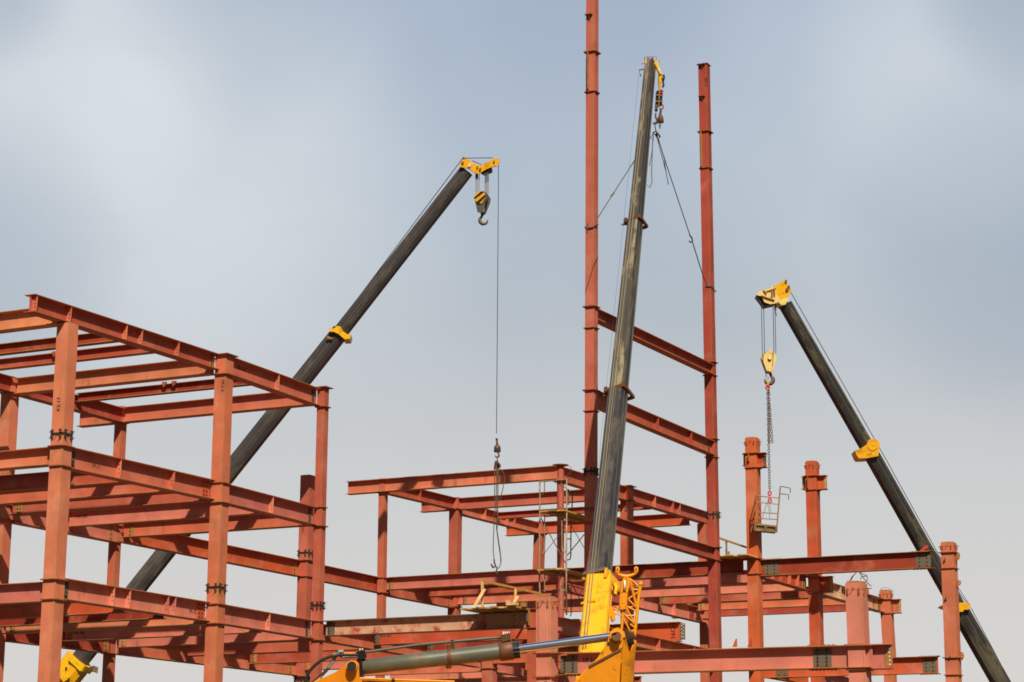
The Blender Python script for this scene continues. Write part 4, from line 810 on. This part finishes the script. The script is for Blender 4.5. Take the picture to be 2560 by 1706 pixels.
# ---- crane at right, black boom leaning up to the left
D3 = 78.8
t3, k1, k2, b3 = Q(1961, 762, D3), Q(2172, 1130, D3), Q(2398, 1530, D3), Q(2489, 1690, D3)
g3 = b3 + (b3 - k2).normalized() * 8.5
c3 = thing('mobile_crane', 'mobile crane at right with a glossy black boom leaning up to the left', 'crane', (g3.x, g3.y, 0), 'mobile cranes on the site')
s3, u3, d3 = boom('boom_section', k1, t3, .44, (.47, .44), math.radians(-8), 'boomd', c3); boom('boom_section', k2, k1 + d3 * .1, .48, (.52, .49), math.radians(-8), 'boomd', c3); boom('boom_section', g3, k2 + d3 * .1, .56, (.64, .60), math.radians(-8), 'boomd', c3)
crane_base(c3, Vector((g3.x, g3.y, 0)), Vector((1, .3, 0)))
KR = .4119
t = MB(); plate(t, pxs(1780, 1060, KR, [(866, 162), (900, 152), (940, 125), (950, 97), (985, 88), (1012, 105), (1018, 128), (1010, 195), (940, 208), (892, 210), (880, 195)]), D3 - .40, .8); t.build('collar', M['yellow'], c3)
t = MB(); p = pxs(1780, 1060, KR, [(975, 125)])[0]; t.ringy(Q(*p, D3 - .40), HF, .19, .010, 0, 360, 20); t.disc(Q(*p, D3 - .40), HF, .03, .03, 12); t.build('rope_pulley', M['yellow'], c3)
t = MB(); plate(t, pxs(1780, 1060, KR, [(1495, 1085), (1550, 1085), (1572, 1112), (1555, 1128), (1530, 1128), (1524, 1140), (1495, 1142), (1398, 1105), (1400, 1098)]), D3 - .42, .84); t.build('collar', M['yellow'], c3)
t = MB(); t.bar(Q(2302, 1378, D3 - .345), Q(2320, 1365, D3 - .345), .09, .02, up=HF); t.build('red_stripe', M['redp'], c3)
t = MB(); t.tube([Q(1977, 731, D3), Q(2210, 1140, D3), Q(2342, 1379, D3), Q(2402, 1488, D3), Q(2429, 1523, D3), Q(2500, 1657, D3), Q(2560, 1770, D3)], .013, 6); t.build('hoist_rope', M['rope'], c3)
t = MB(); t.tube([Q(2197, 1130, D3), Q(2330, 1366, D3), Q(2425, 1515, D3)], .011, 6); t.build('hoist_rope', M['rope'], c3)
KC = .2041
def R5(pts): return pxs(1860, 680, KC, pts)
for o_ in (-.3, .24):
    t = MB(); plate(t, R5([(378, 185), (405, 150), (490, 103), (520, 118), (545, 175), (575, 195), (578, 245), (548, 290), (440, 362), (405, 330), (395, 250)]), D3 + o_, .06); t.build('boom_head', M['yellow'], c3)
t = MB(); plate(t, R5([(395, 160), (490, 108), (560, 190), (560, 250), (450, 340)]), D3 - .24, .48); t.build('head_box', M['yellow'], c3)
t = MB(); plate(t, R5([(148, 282), (180, 245), (245, 215), (262, 225), (330, 195), (378, 190), (395, 250), (435, 350), (380, 388), (320, 396), (250, 372), (215, 300)]), D3 - .32, .05); t.build('lower_cheek', M['pale'], c3)
t = MB(); plate(t, R5([(148, 286), (215, 300), (250, 372), (320, 396), (380, 388), (245, 418), (205, 360)]), D3 - .22, .5); t.build('sheave_housing', M['black'], c3)
t = MB(); plate(t, R5([(418, 368), (530, 308), (548, 345), (520, 375), (516, 398), (462, 408)]), D3 - .34, .68); t.build('head_collar', M['pale'], c3)
t = MB()
for pl, r in (([(210, 290), (320, 330), (375, 345)], .03), ([(240, 225), (275, 265)], .03), ([(345, 215), (345, 300)], .035), ([(370, 215), (375, 290)], .03), ([(270, 240), (390, 200)], .02)): t.tube([Q(*p, D3 - .35) for p in R5(pl)], r, 6)
t.build('head_brace', M['ochre'], c3)
for x, y, r in ((530, 212, 18), (515, 112, 14), (310, 325, 14), (548, 180, 14)): t = MB(); t.disc(Q(*R5([(x, y)])[0], D3 - .33), HF, r * KC / FPX * D3, .06, 12); t.build('pin', M['rustbrown'], c3)
t = MB(); plate(t, R5([(320, 182), (340, 172), (348, 190), (328, 198)]), D3 - .2, .1); plate(t, R5([(372, 160), (395, 150), (400, 172), (378, 180)]), D3 - .2, .1); t.build('head_lug', M['pale'], c3)
t = MB(); plate(t, R5([(370, 385), (405, 380), (398, 465), (374, 465)]), D3 - .15, .08); t.tube([Q(*p, D3 - .1) for p in R5([(385, 465), (392, 510), (402, 545)])], .02, 5); t.build('wedge_socket', M['ochre'], c3)
h3 = thing('hook_block', 'pale yellow teardrop hook block hanging under the right-hand crane', 'hook block', Q(1923, 905, D3), 'crane hook blocks')
t = MB()
for x, y1_ in ((213, 1040), (240, 1010), (355, 985), (378, 1000)):
    a = Q(*R5([(x, 380)])[0], D3 + (.1 if x in (240, 355) else -.1)); t.tube([a, onto(a, 680 + y1_ * KC)], .013, 5)
t.build('fall_rope', M['rope'], h3)
cheek = [(222, 1060), (240, 1005), (285, 980), (340, 975), (375, 992), (397, 1045), (390, 1090), (350, 1225), (325, 1242), (300, 1240), (278, 1215)]
t = MB(); plate(t, R5(cheek), D3 - .17, .04); plate(t, R5([(302, 948), (330, 948), (332, 1000), (300, 1000)]), D3 - .18, .05); t.build('cheek_plate', M['pale'], h3)
t = MB(); plate(t, R5([(a - 22, b + 6) for a, b in cheek]), D3 + .13, .04); t.build('cheek_plate', M['pale'], h3)
t = MB(); t.disc(Q(*R5([(300, 1060)])[0], D3), HF, 80 * KC / FPX * D3, .2, 24); plate(t, R5([(240, 1070), (360, 1070), (330, 1225), (270, 1240)]), D3 - .1, .2); t.build('sheave', M['grey'], h3)
for x, y in ((315, 1058), (314, 1207)):
    t = MB(); c = Q(*R5([(x, y)])[0], D3 - .19); t.disc(c, HF, 24 * KC / FPX * D3, .05, 16, 1); t.disc(c - HF * .02, HF, 18 * KC / FPX * D3, .05, 16, 0); t.build('pin', [M['pale'], M['ochre']], h3)
hook(h3, 1860 + 306 * KC, 680 + 1322 * KC, 66 * KC, D3 - .02, -1, thick=.34).rotation_euler[2] = 0
t = MB(); t.tube([Q(*p, D3) for p in R5([(268, 1258), (262, 1300), (288, 1318), (305, 1310), (270, 1260)])], .01, 5); t.build('safety_latch', M['white'], h3)

# chain sling
def chain(a, b, root, name='chain_leg', L_=.12, r=.012):
    t = MB(); a, b = Vector(a), Vector(b); n = int((b - a).length / (L_ * .78)); d = (b - a) / n
    for i in range(n):
        c = a + d * (i + .5); s = Vector((1, 0, 0)) if i % 2 else Vector((0, 1, 0)); s = (s * .8 + Vector((.3, .3, 0))).normalized()
        e = d.normalized()
        pts = [c + e * math.sin(k * math.pi / 4) * L_ * .5 + s * math.cos(k * math.pi / 4) * L_ * .33 for k in range(9)]
        t.tube(pts, r, 4, caps=False)
    return t.build(name, M['sling'], root)
HX = Q(1919, 975, D3 - .3)
cs = thing('chain_sling', 'rusty chain sling with red links hanging from the pale yellow hook block', 'chain', HX)
e_ = onto(Vector((HX.x, HX.y, HX.z)), 1228)
chain(HX, e_, cs); chain(HX + CR * .05, onto(HX + CR * .02, 1108), cs); chain(HX + CR * .03, onto(HX + CR * .13, 1108), cs)
t = MB(); t.tube([Q(1919.5, 952, D3 - .1), Q(1920, 970, D3 - .2)], .035, 6); t.build('lifting_eye', M['yellow'], cs)
t = MB(); t.ringy(Q(1919, 969, D3 - .25), HF, .07, .028, 0, 360, 12); t.build('shackle', M['redp'], cs)
for py in (1234, 1252):
    t = MB(); p = onto(e_, py); t.ringy(p, HF, .05, .03, 0, 360, 10, squash=1.6); t.build('shackle', M['redp'], cs)

# ------------------------------------------------------------------ work basket hung beside the column
DK = 77.4
bk = thing('work_basket', 'small tan steel work basket with curved hooks hanging against the red column', 'work basket', Q(1915, 1330, DK))
KB = .2424
def R6(pts, d=DK): return [Q(x, y, d) for x, y in pxs(1820, 980, KB, pts)]
def bar6(pts, r, nm, mt='basket', d=DK):
    t = MB(); t.tube(R6(pts, d), r, 6); t.build(nm, M[mt], bk)
for d in (DK, DK + .75):
    bar6([(293, 1062), (276, 1400)], .026, 'post', 'basket' if d > DK else 'ochre', d); bar6([(540, 975), (504, 1400)], .028, 'post', 'basket', d)
    for y0, y1 in ((1072, 1097), (1138, 1160), (1242, 1256), (1303, 1316)): bar6([(296 - (y0 - 1070) * .05, y0), (528 - (y0 - 1070) * .09, y1)], .020, 'rail', 'basket', d)
for x0, y0 in ((293, 1075), (286, 1200), (280, 1310)):
    t = MB(); t.tube([R6([(x0, y0)])[0], R6([(x0, y0)], DK + .75)[0]], .02, 6); t.build('rail', M['ochre'], bk)
t = MB(); a, b = R6([(274, 1362), (512, 1388)]); a2, b2 = R6([(274, 1362), (512, 1388)], DK + .75)
t.prism([a, b, b2, a2], (0, 0, .03)); t.build('floor_grid', M['ochre'], bk)
t = MB()
for d in (DK, DK + .75):
    q = R6([(276, 1368), (508, 1392)], d); t.bar(q[0], q[1], .04, .05); q = R6([(272, 1424), (508, 1444)], d); t.bar(q[0], q[1], .04, .05)
for x, y in ((280, 1398), (388, 1405), (498, 1418)):
    for d in (DK, DK + .75): q = R6([(x, y - 35), (x - 2, y + 30)], d); t.bar(q[0], q[1], .09, .05)
t.build('underframe', M['woodd'], bk)
t = MB(); a, b, c, d_ = R6([(276, 1375)])[0], R6([(508, 1396)])[0], R6([(508, 1440)])[0], R6([(272, 1420)])[0]
for k_ in (.03, .6):
    t.prism([p_ + HF * k_ for p_ in (a, b, c, d_)], HF * .02)
t.build('toe_board', M['woodd'], bk)
bar6([(538, 975), (600, 985), (643, 994), (642, 1044)], .016, 'hanger_hook', 'rope'); bar6([(528, 1050), (590, 1057), (628, 1062), (624, 1110)], .016, 'hanger_hook', 'rope')
for pl in ([(402, 1135), (372, 1240), (350, 1318)], [(405, 1135), (425, 1240), (432, 1318)], [(418, 1090), (432, 1180), (442, 1250)]): bar6(pl, .008, 'wire_leg', 'rope', DK + .3)

# ------------------------------------------------------------------ scaffold tower
sf = thing('scaffold_tower', 'narrow rusty frame scaffold tower with plank decks beside the round column', 'scaffold', QY(1380, 1540, 60.2))
Y1, Y2 = 59.2, 61.3
def z6p(a, b): return (1140 + a * .2296, 1120 + b * .2296)
def z8p(a, b): return (1160 + a * .136, 1380 + b * .136)
def sft(pts, r, Y, nm, mt='tube'):
    t = MB(); t.tube([QY(*p, Y) for p in pts], r, 7); t.build(nm, M[mt], sf)
sft([z6p(912, 360), z6p(912, 760), z6p(905, 1310), z8p(1395, 770)], .024, Y1, 'standard'); sft([z6p(1205, 345), z6p(1205, 700), z6p(1200, 1310), z8p(1885, 1165)], .026, Y1, 'standard')
sft([z6p(905, 368), z6p(1210, 345)], .022, Y1, 'ledger'); 
sft([z6p(963, 372), z6p(963, 470), z6p(950, 505), z6p(920, 516)], .014, Y1, 'ladder_bow', 'tubed'); sft([z6p(1148, 360), z6p(1150, 455), z6p(1165, 490), z6p(1195, 492)], .014, Y1, 'ladder_bow', 'tubed')
sft([z6p(925, 712), z6p(1195, 700)], .018, Y1, 'ledger', 'tubed'); sft([z6p(965, 750), z6p(1130, 740)], .014, Y1, 'ledger', 'tubed'); sft([z6p(965, 725), z6p(962, 1100), z6p(948, 1150), z6p(915, 1158)], .016, Y1, 'ladder_bow'); sft([z6p(1153, 700), z6p(1153, 1090), z6p(1160, 1125), z6p(1190, 1135)], .016, Y1, 'ladder_bow')
sft([z6p(968, 1385), z6p(1140, 1380)], .016, Y1, 'ledger'); sft([z8p(1778, 345), z8p(1778, 1000), z8p(1790, 1050), z8p(1870, 1072)], .018, Y1, 'ladder_bow'); sft([z8p(1480, 360), z8p(1480, 740)], .016, Y1, 'ladder_bow'); sft([z8p(1785, 710), z8p(1875, 705)], .016, Y1, 'ledger')
# second frame behind
for pl, r, nm in (([z6p(1222, 450), z6p(1222, 620)], .03, 'standard'), ([z6p(1268, 488), z6p(1262, 700)], .02, 'ladder_bow'), ([z6p(1225, 480), z6p(1310, 478)], .025, 'ledger'), ([z6p(1268, 520), z6p(1395, 520)], .014, 'ledger'),
                  ([z6p(1252, 800), z6p(1250, 1180), z6p(1240, 1215), z6p(1212, 1222)], .02, 'ladder_bow'), ([z6p(1210, 992), z6p(1250, 992)], .018, 'ledger'), ([z8p(1968, 650), z8p(1970, 1140), z8p(1955, 1190)], .016, 'ladder_bow')): sft(pl, r, Y2, nm, 'tube' if 'z8' in nm else 'tubed')
def brace(p, q, Ya, Yb, r=.012):
    t = MB(); t.tube([QY(*p, Ya), QY(*q, Yb)], r, 6); t.build('cross_brace', M['tubed'], sf)
brace(z6p(920, 755), z6p(1192, 1255), Y1, Y1 + .1, .017); brace(z6p(928, 1190), z6p(1192, 860), Y1, Y1 + .1, .01); brace(z6p(1222, 790), z6p(1395, 1090), Y1, Y2); brace(z6p(1212, 1170), z6p(1395, 945), Y1, Y2, .016)
brace(z6p(915, 1385), z6p(950, 1450), Y1, Y2, .01); brace(z6p(1060, 365), z6p(1205, 440), Y1, Y2, .012)
brace(z8p(1900, 440), z8p(2215, 1030), Y1, Y2, .016); brace(z8p(1680, 790), z8p(1860, 580), Y1, Y2, .012); brace(z8p(1890, 600), z8p(2205, 690), Y1, Y2, .016); brace(z8p(2100, 800), z8p(2205, 680), Y1, Y2, .01)
def deck(root, p0, Lx, Ly, z, n, along, mt, th=.045, jit=.05, nm='plank'):
    for i in range(n):
        t = MB(); w_ = (Lx if along == 'Y' else Ly) / n; j = random.uniform(-jit, jit); k = random.uniform(-jit, jit); zz = z + random.uniform(0, .012) + (i % 3) * .004
        if along == 'Y': t.abox(p0.x + i * w_ + .008, p0.x + (i + 1) * w_ - .008, p0.y + j, p0.y + Ly + k, zz, zz + th)
        else: t.abox(p0.x + j, p0.x + Lx + k, p0.y + i * w_ + .008, p0.y + (i + 1) * w_ - .008, zz, zz + th)
        t.build(nm, M[mt[i % len(mt)]], root)
p = QY(*z6p(960, 696), Y1); deck(sf, Vector((p.x, Y1 - .15, 0)), .80, 2.5, p.z - .06, 3, 'Y', ['woody', 'woodd', 'woody'], jit=.2)
p = QY(*z6p(925, 1330), Y1); deck(sf, Vector((p.x, Y1 - .2, 0)), .86, 2.5, p.z - .06, 4, 'Y', ['woody', 'woodd', 'woody', 'wood'], jit=.25)

# ------------------------------------------------------------------ timber platforms
NL, NR = QZ(1152, 1523, 7.83), QZ(1280, 1515, 7.83)
pf = thing('timber_platform', 'yellowish plank platform with handrail on the worn beam left of the near column', 'timber platform', NL, 'plank work platforms on the steel')
y0 = NL.y; wX = NR.x - NL.x
deck(pf, Vector((NL.x, y0, 0)), wX, 1.55, 7.80, 9, 'Y', ['woody', 'woody', 'wood', 'woody'], jit=.10)
XP = QZ(1206, 1521, 7.84).x
def woodbar(root, a, b, w_, h, mt, nm):
    t = MB(); t.bar(a, b, w_, h); return t.build(nm, M[mt], root)
woodbar(pf, QX(1206, 1522, XP), QX(1206, 1455, XP), .07, .05, 'wood', 'rail_post'); woodbar(pf, QX(1289, 1502, XP + .1), QX(1289, 1473, XP + .1), .06, .05, 'wood', 'rail_post')
woodbar(pf, QX(1203, 1452, XP - .04), QX(1352, 1485, XP - .04), .05, .07, 'woody', 'hand_rail'); woodbar(pf, QX(1246, 1464, XP - .08), QX(1284, 1472, XP - .08), .04, .09, 'woody', 'rail_batten')
woodbar(pf, QX(1184, 1521, XP + .06), QX(1211, 1474, XP + .06), .10, .035, 'wood', 'brace_board'); woodbar(pf, QX(1285, 1508, XP + .2), QX(1294, 1492, XP + .2), .10, .035, 'wood', 'brace_board')
t = MB(); p = QZ(1308, 1518, 7.86); t.tube([p, p + Z * .13], [.11, .125], 16); t.ringy(p + Z * .125, Z, .125, .01, 0, 360, 16); tag(t.build('paint_tin', M['ochre']), 'small round ochre tin standing at the right end of the plank platform', 'tin')
t = MB(); p = QZ(1285, 1513, 7.86); t.abox(p.x - .16, p.x + .1, p.y - .1, p.y + .1, 7.85, 7.93); t.abox(p.x - .2, p.x - .13, p.y - .12, p.y + .05, 7.85, 8.0); o = t.build('offcut_pile', M['wood']); tag(o, 'small heap of pale timber offcuts on the plank platform beside the tin', 'timber offcuts')
NR0, NR1 = QZ(1731, 1389, 11.22), QZ(1866, 1392, 11.22)
pr = thing('timber_platform', 'thin yellow plank platform between the tall red column and the basket column', 'timber platform', NR0, 'plank work platforms on the steel')
deck(pr, Vector((NR0.x + .3, 72.15, 0)), abs(NR1.x - NR0.x), 1.5, 11.19, 11, 'Y', ['woody', 'wood', 'woody'], jit=.12)
XR_ = QZ(1816, 1388, 11.25).x
woodbar(pr, QX(1816, 1390, XR_), QX(1816, 1353, XR_), .06, .05, 'woodd', 'rail_post'); woodbar(pr, QX(1790, 1343, XR_), QX(1872, 1371, XR_), .05, .06, 'woody', 'hand_rail')
woodbar(pr, QX(1819, 1388, XR_ + .1), QX(1822, 1380, XR_ + .1), .08, .05, 'woodd', 'brace_board')

# ------------------------------------------------------------------ wire ties on column tops
def wires(lbl, pls, d):
    o = thing('wire_tie', lbl, 'wire', Q(*pls[0][0], d), 'bent tie wires on column tops')
    for pl in pls:
        t = MB(); t.tube([Q(*p, d) for p in pl], .010, 5); t.build('wire', M['tubed'], o)
K5 = .2334
def R7(pts): return pxs(2040, 1340, K5, pts)
wires('dark bent wire loop standing on the pale pink near column at right', [R7([(360, 488), (385, 440), (440, 385), (455, 382), (500, 440), (540, 495), (592, 540)]), R7([(372, 480), (400, 430), (430, 395)]), R7([(460, 385), (500, 410), (548, 430), (548, 480), (520, 500)]), R7([(478, 470), (485, 440), (550, 430)])], 47.2)
wires('thin wire arch on the short column right of the pale pink near column', [R7([(690, 572), (720, 555), (770, 558), (810, 580), (830, 605)])], 91.5)
wires('thin wire loop beside the cap of the round column above the scaffold', [[z6p(*p) for p in ((1205, 190), (1245, 205), (1262, 240), (1240, 280), (1195, 300))]], 82.3)

# ------------------------------------------------------------------ excavator in front
DX = 22.0
ex = thing('excavator', 'yellow excavator in front, arm joint and grey hydraulic cylinder with chrome rod', 'excavator', Q(1300, 2150, DX) * 1.0)
WORLD[ex.name] = Vector((Q(1300, 1700, DX).x, Q(1300, 1700, DX).y, 0)); ex.location = WORLD[ex.name]
K7 = .289
def R8(pts, d=DX): return [Q(x, y, d) for x, y in pxs(760, 1560, K7, pts)]
def X(px, py, d=DX): return Q(px, py, d)
SD = (HF * .55 + CR * .05)                       # across the machine
cl_, cr_ = X(903, 1668.5), X(1250, 1629)
ax = (cr_ - cl_).normalized(); px2m = DX / FPX
t = MB(); t.tube([cl_, cl_ + ax * .012, cl_ + (cr_ - cl_) * .5, cr_], [16.5 * px2m, 18.5 * px2m, 19.5 * px2m, 20.5 * px2m], 40); barrel = t.build('cylinder_barrel', M['barrel'], ex)
t = MB(); q0, q1 = X(1249, 1629.2), X(1283, 1625.3); t.tube([q0, q0 + ax * .01, q1 - ax * .01, q1], [23 * px2m, 24.5 * px2m, 24.5 * px2m, 23 * px2m], 40); t.build('cylinder_gland', M['rustbrown'], ex)
t = MB(); q2 = X(1294, 1624); t.tube([q1, q2], 20 * px2m, 32); u = ax.cross(Z).normalized(); v_ = u.cross(ax)
for i in range(14):
    a = 2 * math.pi * i / 14; p = q1 + (u * math.cos(a) + v_ * math.sin(a)) * 19 * px2m; t.disc(p + ax * .03, ax, .014, .07, 6)
t.build('gland_bolts', M['black'], ex)
t = MB(); t.tube([X(1286, 1624.5), X(1545, 1590)], 10.5 * px2m, 40); t.build('piston_rod', M['chrome'], ex)
t = MB()
for x, y, k in ((1126, 1643, 21.5), (1122, 1643.5, 21)):
    p = cl_ + (cr_ - cl_) * ((x - 903) / 347); t.tube([p - ax * .012, p + ax * .012], k * px2m, 32)
t.bar(p - Z * .09, p - Z * .115, .03, .05); t.tube([p + Z * .08, p + Z * .12], .02, 8); t.build('barrel_clamp', M['rustbrown'], ex)
t = MB(); t.tube([X(906, 1632), X(1040, 1613), X(1150, 1602.5), X(1250, 1594)], 3.6 * px2m, 12); t.build('oil_pipe', M['barrel'], ex)
t = MB(); t.tube([X(1131, 1600), X(1131.5, 1610)], 5 * px2m, 10); t.tube([X(1131, 1608), X(1134, 1622)], 4 * px2m, 8); t.build('pipe_clip', M['rustbrown'], ex)
t = MB(); plate(t, [(1252, 1588), (1276, 1582), (1277, 1600), (1254, 1606)], DX - .05, .1)
for x in (1258, 1263, 1268, 1273): t.disc(X(x, 1583), Z, .008, .03, 6, 1)
t.tube([X(1243, 1595), X(1254, 1593.5)], 5.5 * px2m, 6, 0); t.build('port_block', [M['rustbrown'], M['white']], ex)
t = MB(); plate(t, [(892, 1630), (903, 1625), (912, 1626), (916, 1640), (910, 1648), (896, 1650)], DX - .06, .12)
for x in (900, 906): t.disc(X(x, 1625), Z, .008, .03, 6, 1)
t.disc(X(908, 1633), ax, .022, .05, 8); plate(t, [(893, 1646), (905, 1640), (903, 1690), (893, 1692)], DX - .02, .06); t.build('port_block', [M['black'], M['white']], ex)
t = MB(); t.tube(R8([(455, 282), (400, 288), (330, 290), (300, 265), (250, 268)]), 3.3 * px2m, 10); t.build('hose_sleeve', M['braid'], ex)
t = MB(); pts = [(460, 268), (400, 270), (310, 268), (220, 285), (150, 315), (100, 355), (55, 400), (25, 455), (8, 510), (-20, 620)]
t.tube(R8(pts, DX - .08), 4.0 * px2m, 12); t.build('hydraulic_hose', M['hose'], ex)
t = MB(); pts = [(340, 240), (300, 243), (270, 285), (245, 335), (200, 395), (160, 440), (115, 480), (70, 515), (20, 600)]
q = R8(pts, DX + .05); t.tube(q, 4.2 * px2m, 12)
o = t.build('hydraulic_hose', M['hose'], ex)
t = MB()                                          # spiral guard wound on the hose
qq = []
for i in range(len(q) - 1):
    for k in range(6): qq.append(q[i].lerp(q[i + 1], k / 6))
for i in range(1, len(qq)): t.disc(qq[i], (qq[i] - qq[i - 1]) + CR * .01, 5.0 * px2m, .014, 10)
t.build('spiral_guard', M['braid'], ex)
t = MB(); t.tube(R8([(345, 262), (400, 262), (445, 262)], DX - .06), 4.6 * px2m, 10); t.build('hose_fitting', M['exyel'], ex)
t = MB(); t.disc(X(852, 1636, DX - .05), HF, 5 * px2m, .05, 12); t.build('hose_clamp', M['black'], ex)
# pin lug on the boom and the boom's top plate
t = MB(); t.prism([X(x, y, DX - .26) for x, y in [(740, 1740), (790, 1704), (838, 1681), (862, 1664), (868, 1655), (878, 1651), (889, 1651.5), (897, 1659), (898, 1692), (905, 1698), (905, 1740)]], HF * .06); t.build('cylinder_lug', M['greasy'], ex)
t = MB(); t.prism([X(x, y, DX + .10) for x, y in [(740, 1740), (838, 1683), (866, 1660), (889, 1652), (897, 1661), (898, 1698), (905, 1740)]], HF * .06); t.build('cylinder_lug', M['greasy'], ex)
t = MB(); c = X(880, 1666.5, DX - .29); t.disc(c, HF, 13.5 * px2m, .07, 28); t.disc(c - HF * .02, HF, 11.5 * px2m, .06, 28, 1); t.build('pin_boss', [M['exyel'], M['black']], ex)
t = MB(); t.tube([c, c + HF * .5], 9 * px2m, 20); plate(t, [(884, 1652), (905, 1652), (908, 1690), (884, 1690)], DX - .1, .2); t.build('pivot_pin', M['black'], ex)
bt = [(700, 1760), (800, 1703), (861, 1696.5), (930, 1698.5), (983, 1701), (1060, 1703), (1136, 1706), (1330, 1722), (1500, 1760), (1500, 1900), (700, 2000)]
t = MB(); t.prism([X(x, y, DX - .2) for x, y in bt], HF * .42); t.build('boom', M['exyel'], ex)
t = MB(); t.tube([X(700, 1757, DX - .23), X(800, 1699.5, DX - .23), X(861, 1694.5, DX - .23), X(983, 1699.5, DX - .23), X(1136, 1704.5, DX - .23)], 2.6 * px2m, 8); t.build('boom_pipe', M['exyel'], ex)
t = MB(); t.disc(X(983, 1700.5, DX - .23), ax, 4.4 * px2m, .03, 10); t.build('pipe_clip', M['black'], ex)
# rear end of the arm: two cheek plates with a boss, seen slightly from behind
KX = .1951
def R9(pts): return pxs(1420, 1400, KX, pts)
ar = R9([(505, 1060), (520, 985), (545, 920), (590, 880), (640, 866), (690, 885), (725, 930), (738, 990), (705, 1000), (680, 1300), (640, 1700), (620, 2400), (-100, 2400), (-60, 1720), (90, 1560), (175, 1460), (262, 1372), (370, 1268)])
t = MB(); t.prism([X(x, y, DX - .30) for x, y in ar], HF * .05); t.build('arm_cheek', M['exyel'], ex)
# outer stiffened plate, stands proud, with the sloping weld edge
pl2 = R9([(262, 1372), (685, 1138), (655, 1700), (600, 2400), (-80, 2400), (-40, 1720), (100, 1570)])
t = MB(); t.prism([X(x, y, DX - .325) for x, y in pl2], HF * .024); t.build('doubler_plate', M['exyel'], ex)
t = MB(); e0, e1 = [X(x, y, DX - .33) for x, y in R9([(268, 1366), (690, 1138)])]; t.bar(e0, e1, .02, .02, up=HF); t.build('weld_seam', M['rustbrown'], ex)
def shear(x, y, d0=DX - .30, w_=.42): return X(x, y, d0) + HF * w_ + CR * .085
side = R9([(706, 1000), (742, 1002), (800, 1240), (690, 1300)])
t = MB()                                          # back face between the cheeks: sloping web plate
a0, a1 = R9([(703, 1010), (640, 2400)]); n0 = X(*a0, DX - .29); n1 = X(*a1, DX - .29); f0 = shear(*R9([(843, 1020)])[0], w_=.30) - CR * .085; f1 = shear(*R9([(835, 2400)])[0], w_=.30) - CR * .085
m0 = X(*R9([(745, 1005)])[0], DX - .28); m1_ = X(*R9([(792, 1190)])[0], DX - .2); 
t.add([n0, m0, m1_, X(*R9([(845, 1022)])[0], DX - .12), X(*R9([(880, 1040)])[0], DX - .10), X(*R9([(862, 1200)])[0], DX - .10), X(*R9([(838, 1560)])[0], DX - .10), X(*R9([(815, 2400)])[0], DX - .10), n1], [[0, 1, 2, 8], [2, 7, 8], [2, 3, 4, 5], [2, 5, 6], [2, 6, 7]])
t.build('arm_back_plate', M['exyel'], ex)
t = MB(); t.prism([X(x, y, DX - .09) for x, y in R9([(845, 1025), (882, 1040), (862, 1200), (838, 1560), (815, 2400), (500, 2400), (600, 1300), (760, 1100)])], HF * .05); t.build('arm_cheek', M['exyel'], ex)
t = MB(); c = X(*R9([(618, 982)])[0], DX - .335); t.disc(c, HF, 62 * KX * px2m, .09, 32); t.build('pivot_pin', M['rustbrown'], ex)
t = MB(); t.ringy(c + HF * .03, HF, 72 * KX * px2m, .012, 0, 360, 28); t.build('boss_ring', M['exyel'], ex)
t = MB(); t.bar(X(*R9([(535, 935)])[0], DX - .39), X(*R9([(625, 905)])[0], DX - .39), .025, .012, up=HF); t.build('pin_keeper', M['exyel'], ex)
t = MB(); c4 = X(*R9([(762, 985)])[0], DX - .10); t.disc(c4, (CR * .75 + HF).normalized(), 78 * KX * px2m, .10, 32); t.build('rod_eye', M['rustbrown'], ex)
t = MB(); c4 = X(*R9([(780, 1060)])[0], DX - .16); t.disc(c4, (CR * .75 + HF).normalized(), 38 * KX * px2m, .11, 20); t.build('seal_cap', M['black'], ex)
# body below the picture so that the machine stands on the ground
bx = WORLD[ex.name]; sx = CR.copy(); sx.z = 0; sx.normalize()
t = MB(); base = Vector((bx.x, bx.y, 0)) - sx * 3.2 + HF * .2
t.box(base + Z * 1.5, sx * 1.5, HF * 1.2, Z * .42); t.build('engine_house', M['exyel'], ex)
for s in (-1, 1): t = MB(); t.box(base + HF * s * .95 + Z * .42, sx * 1.9, HF * .3, Z * .42); t.build('crawler_track', M['tyre'], ex)
t = MB(); t.prism([base + sx * 1.2 + Z * 1.3 - HF * .2, X(700, 2000), X(760, 1790), base + sx * .6 + Z * 1.8 - HF * .2], HF * .4); t.build('lower_boom', M['exyel'], ex)
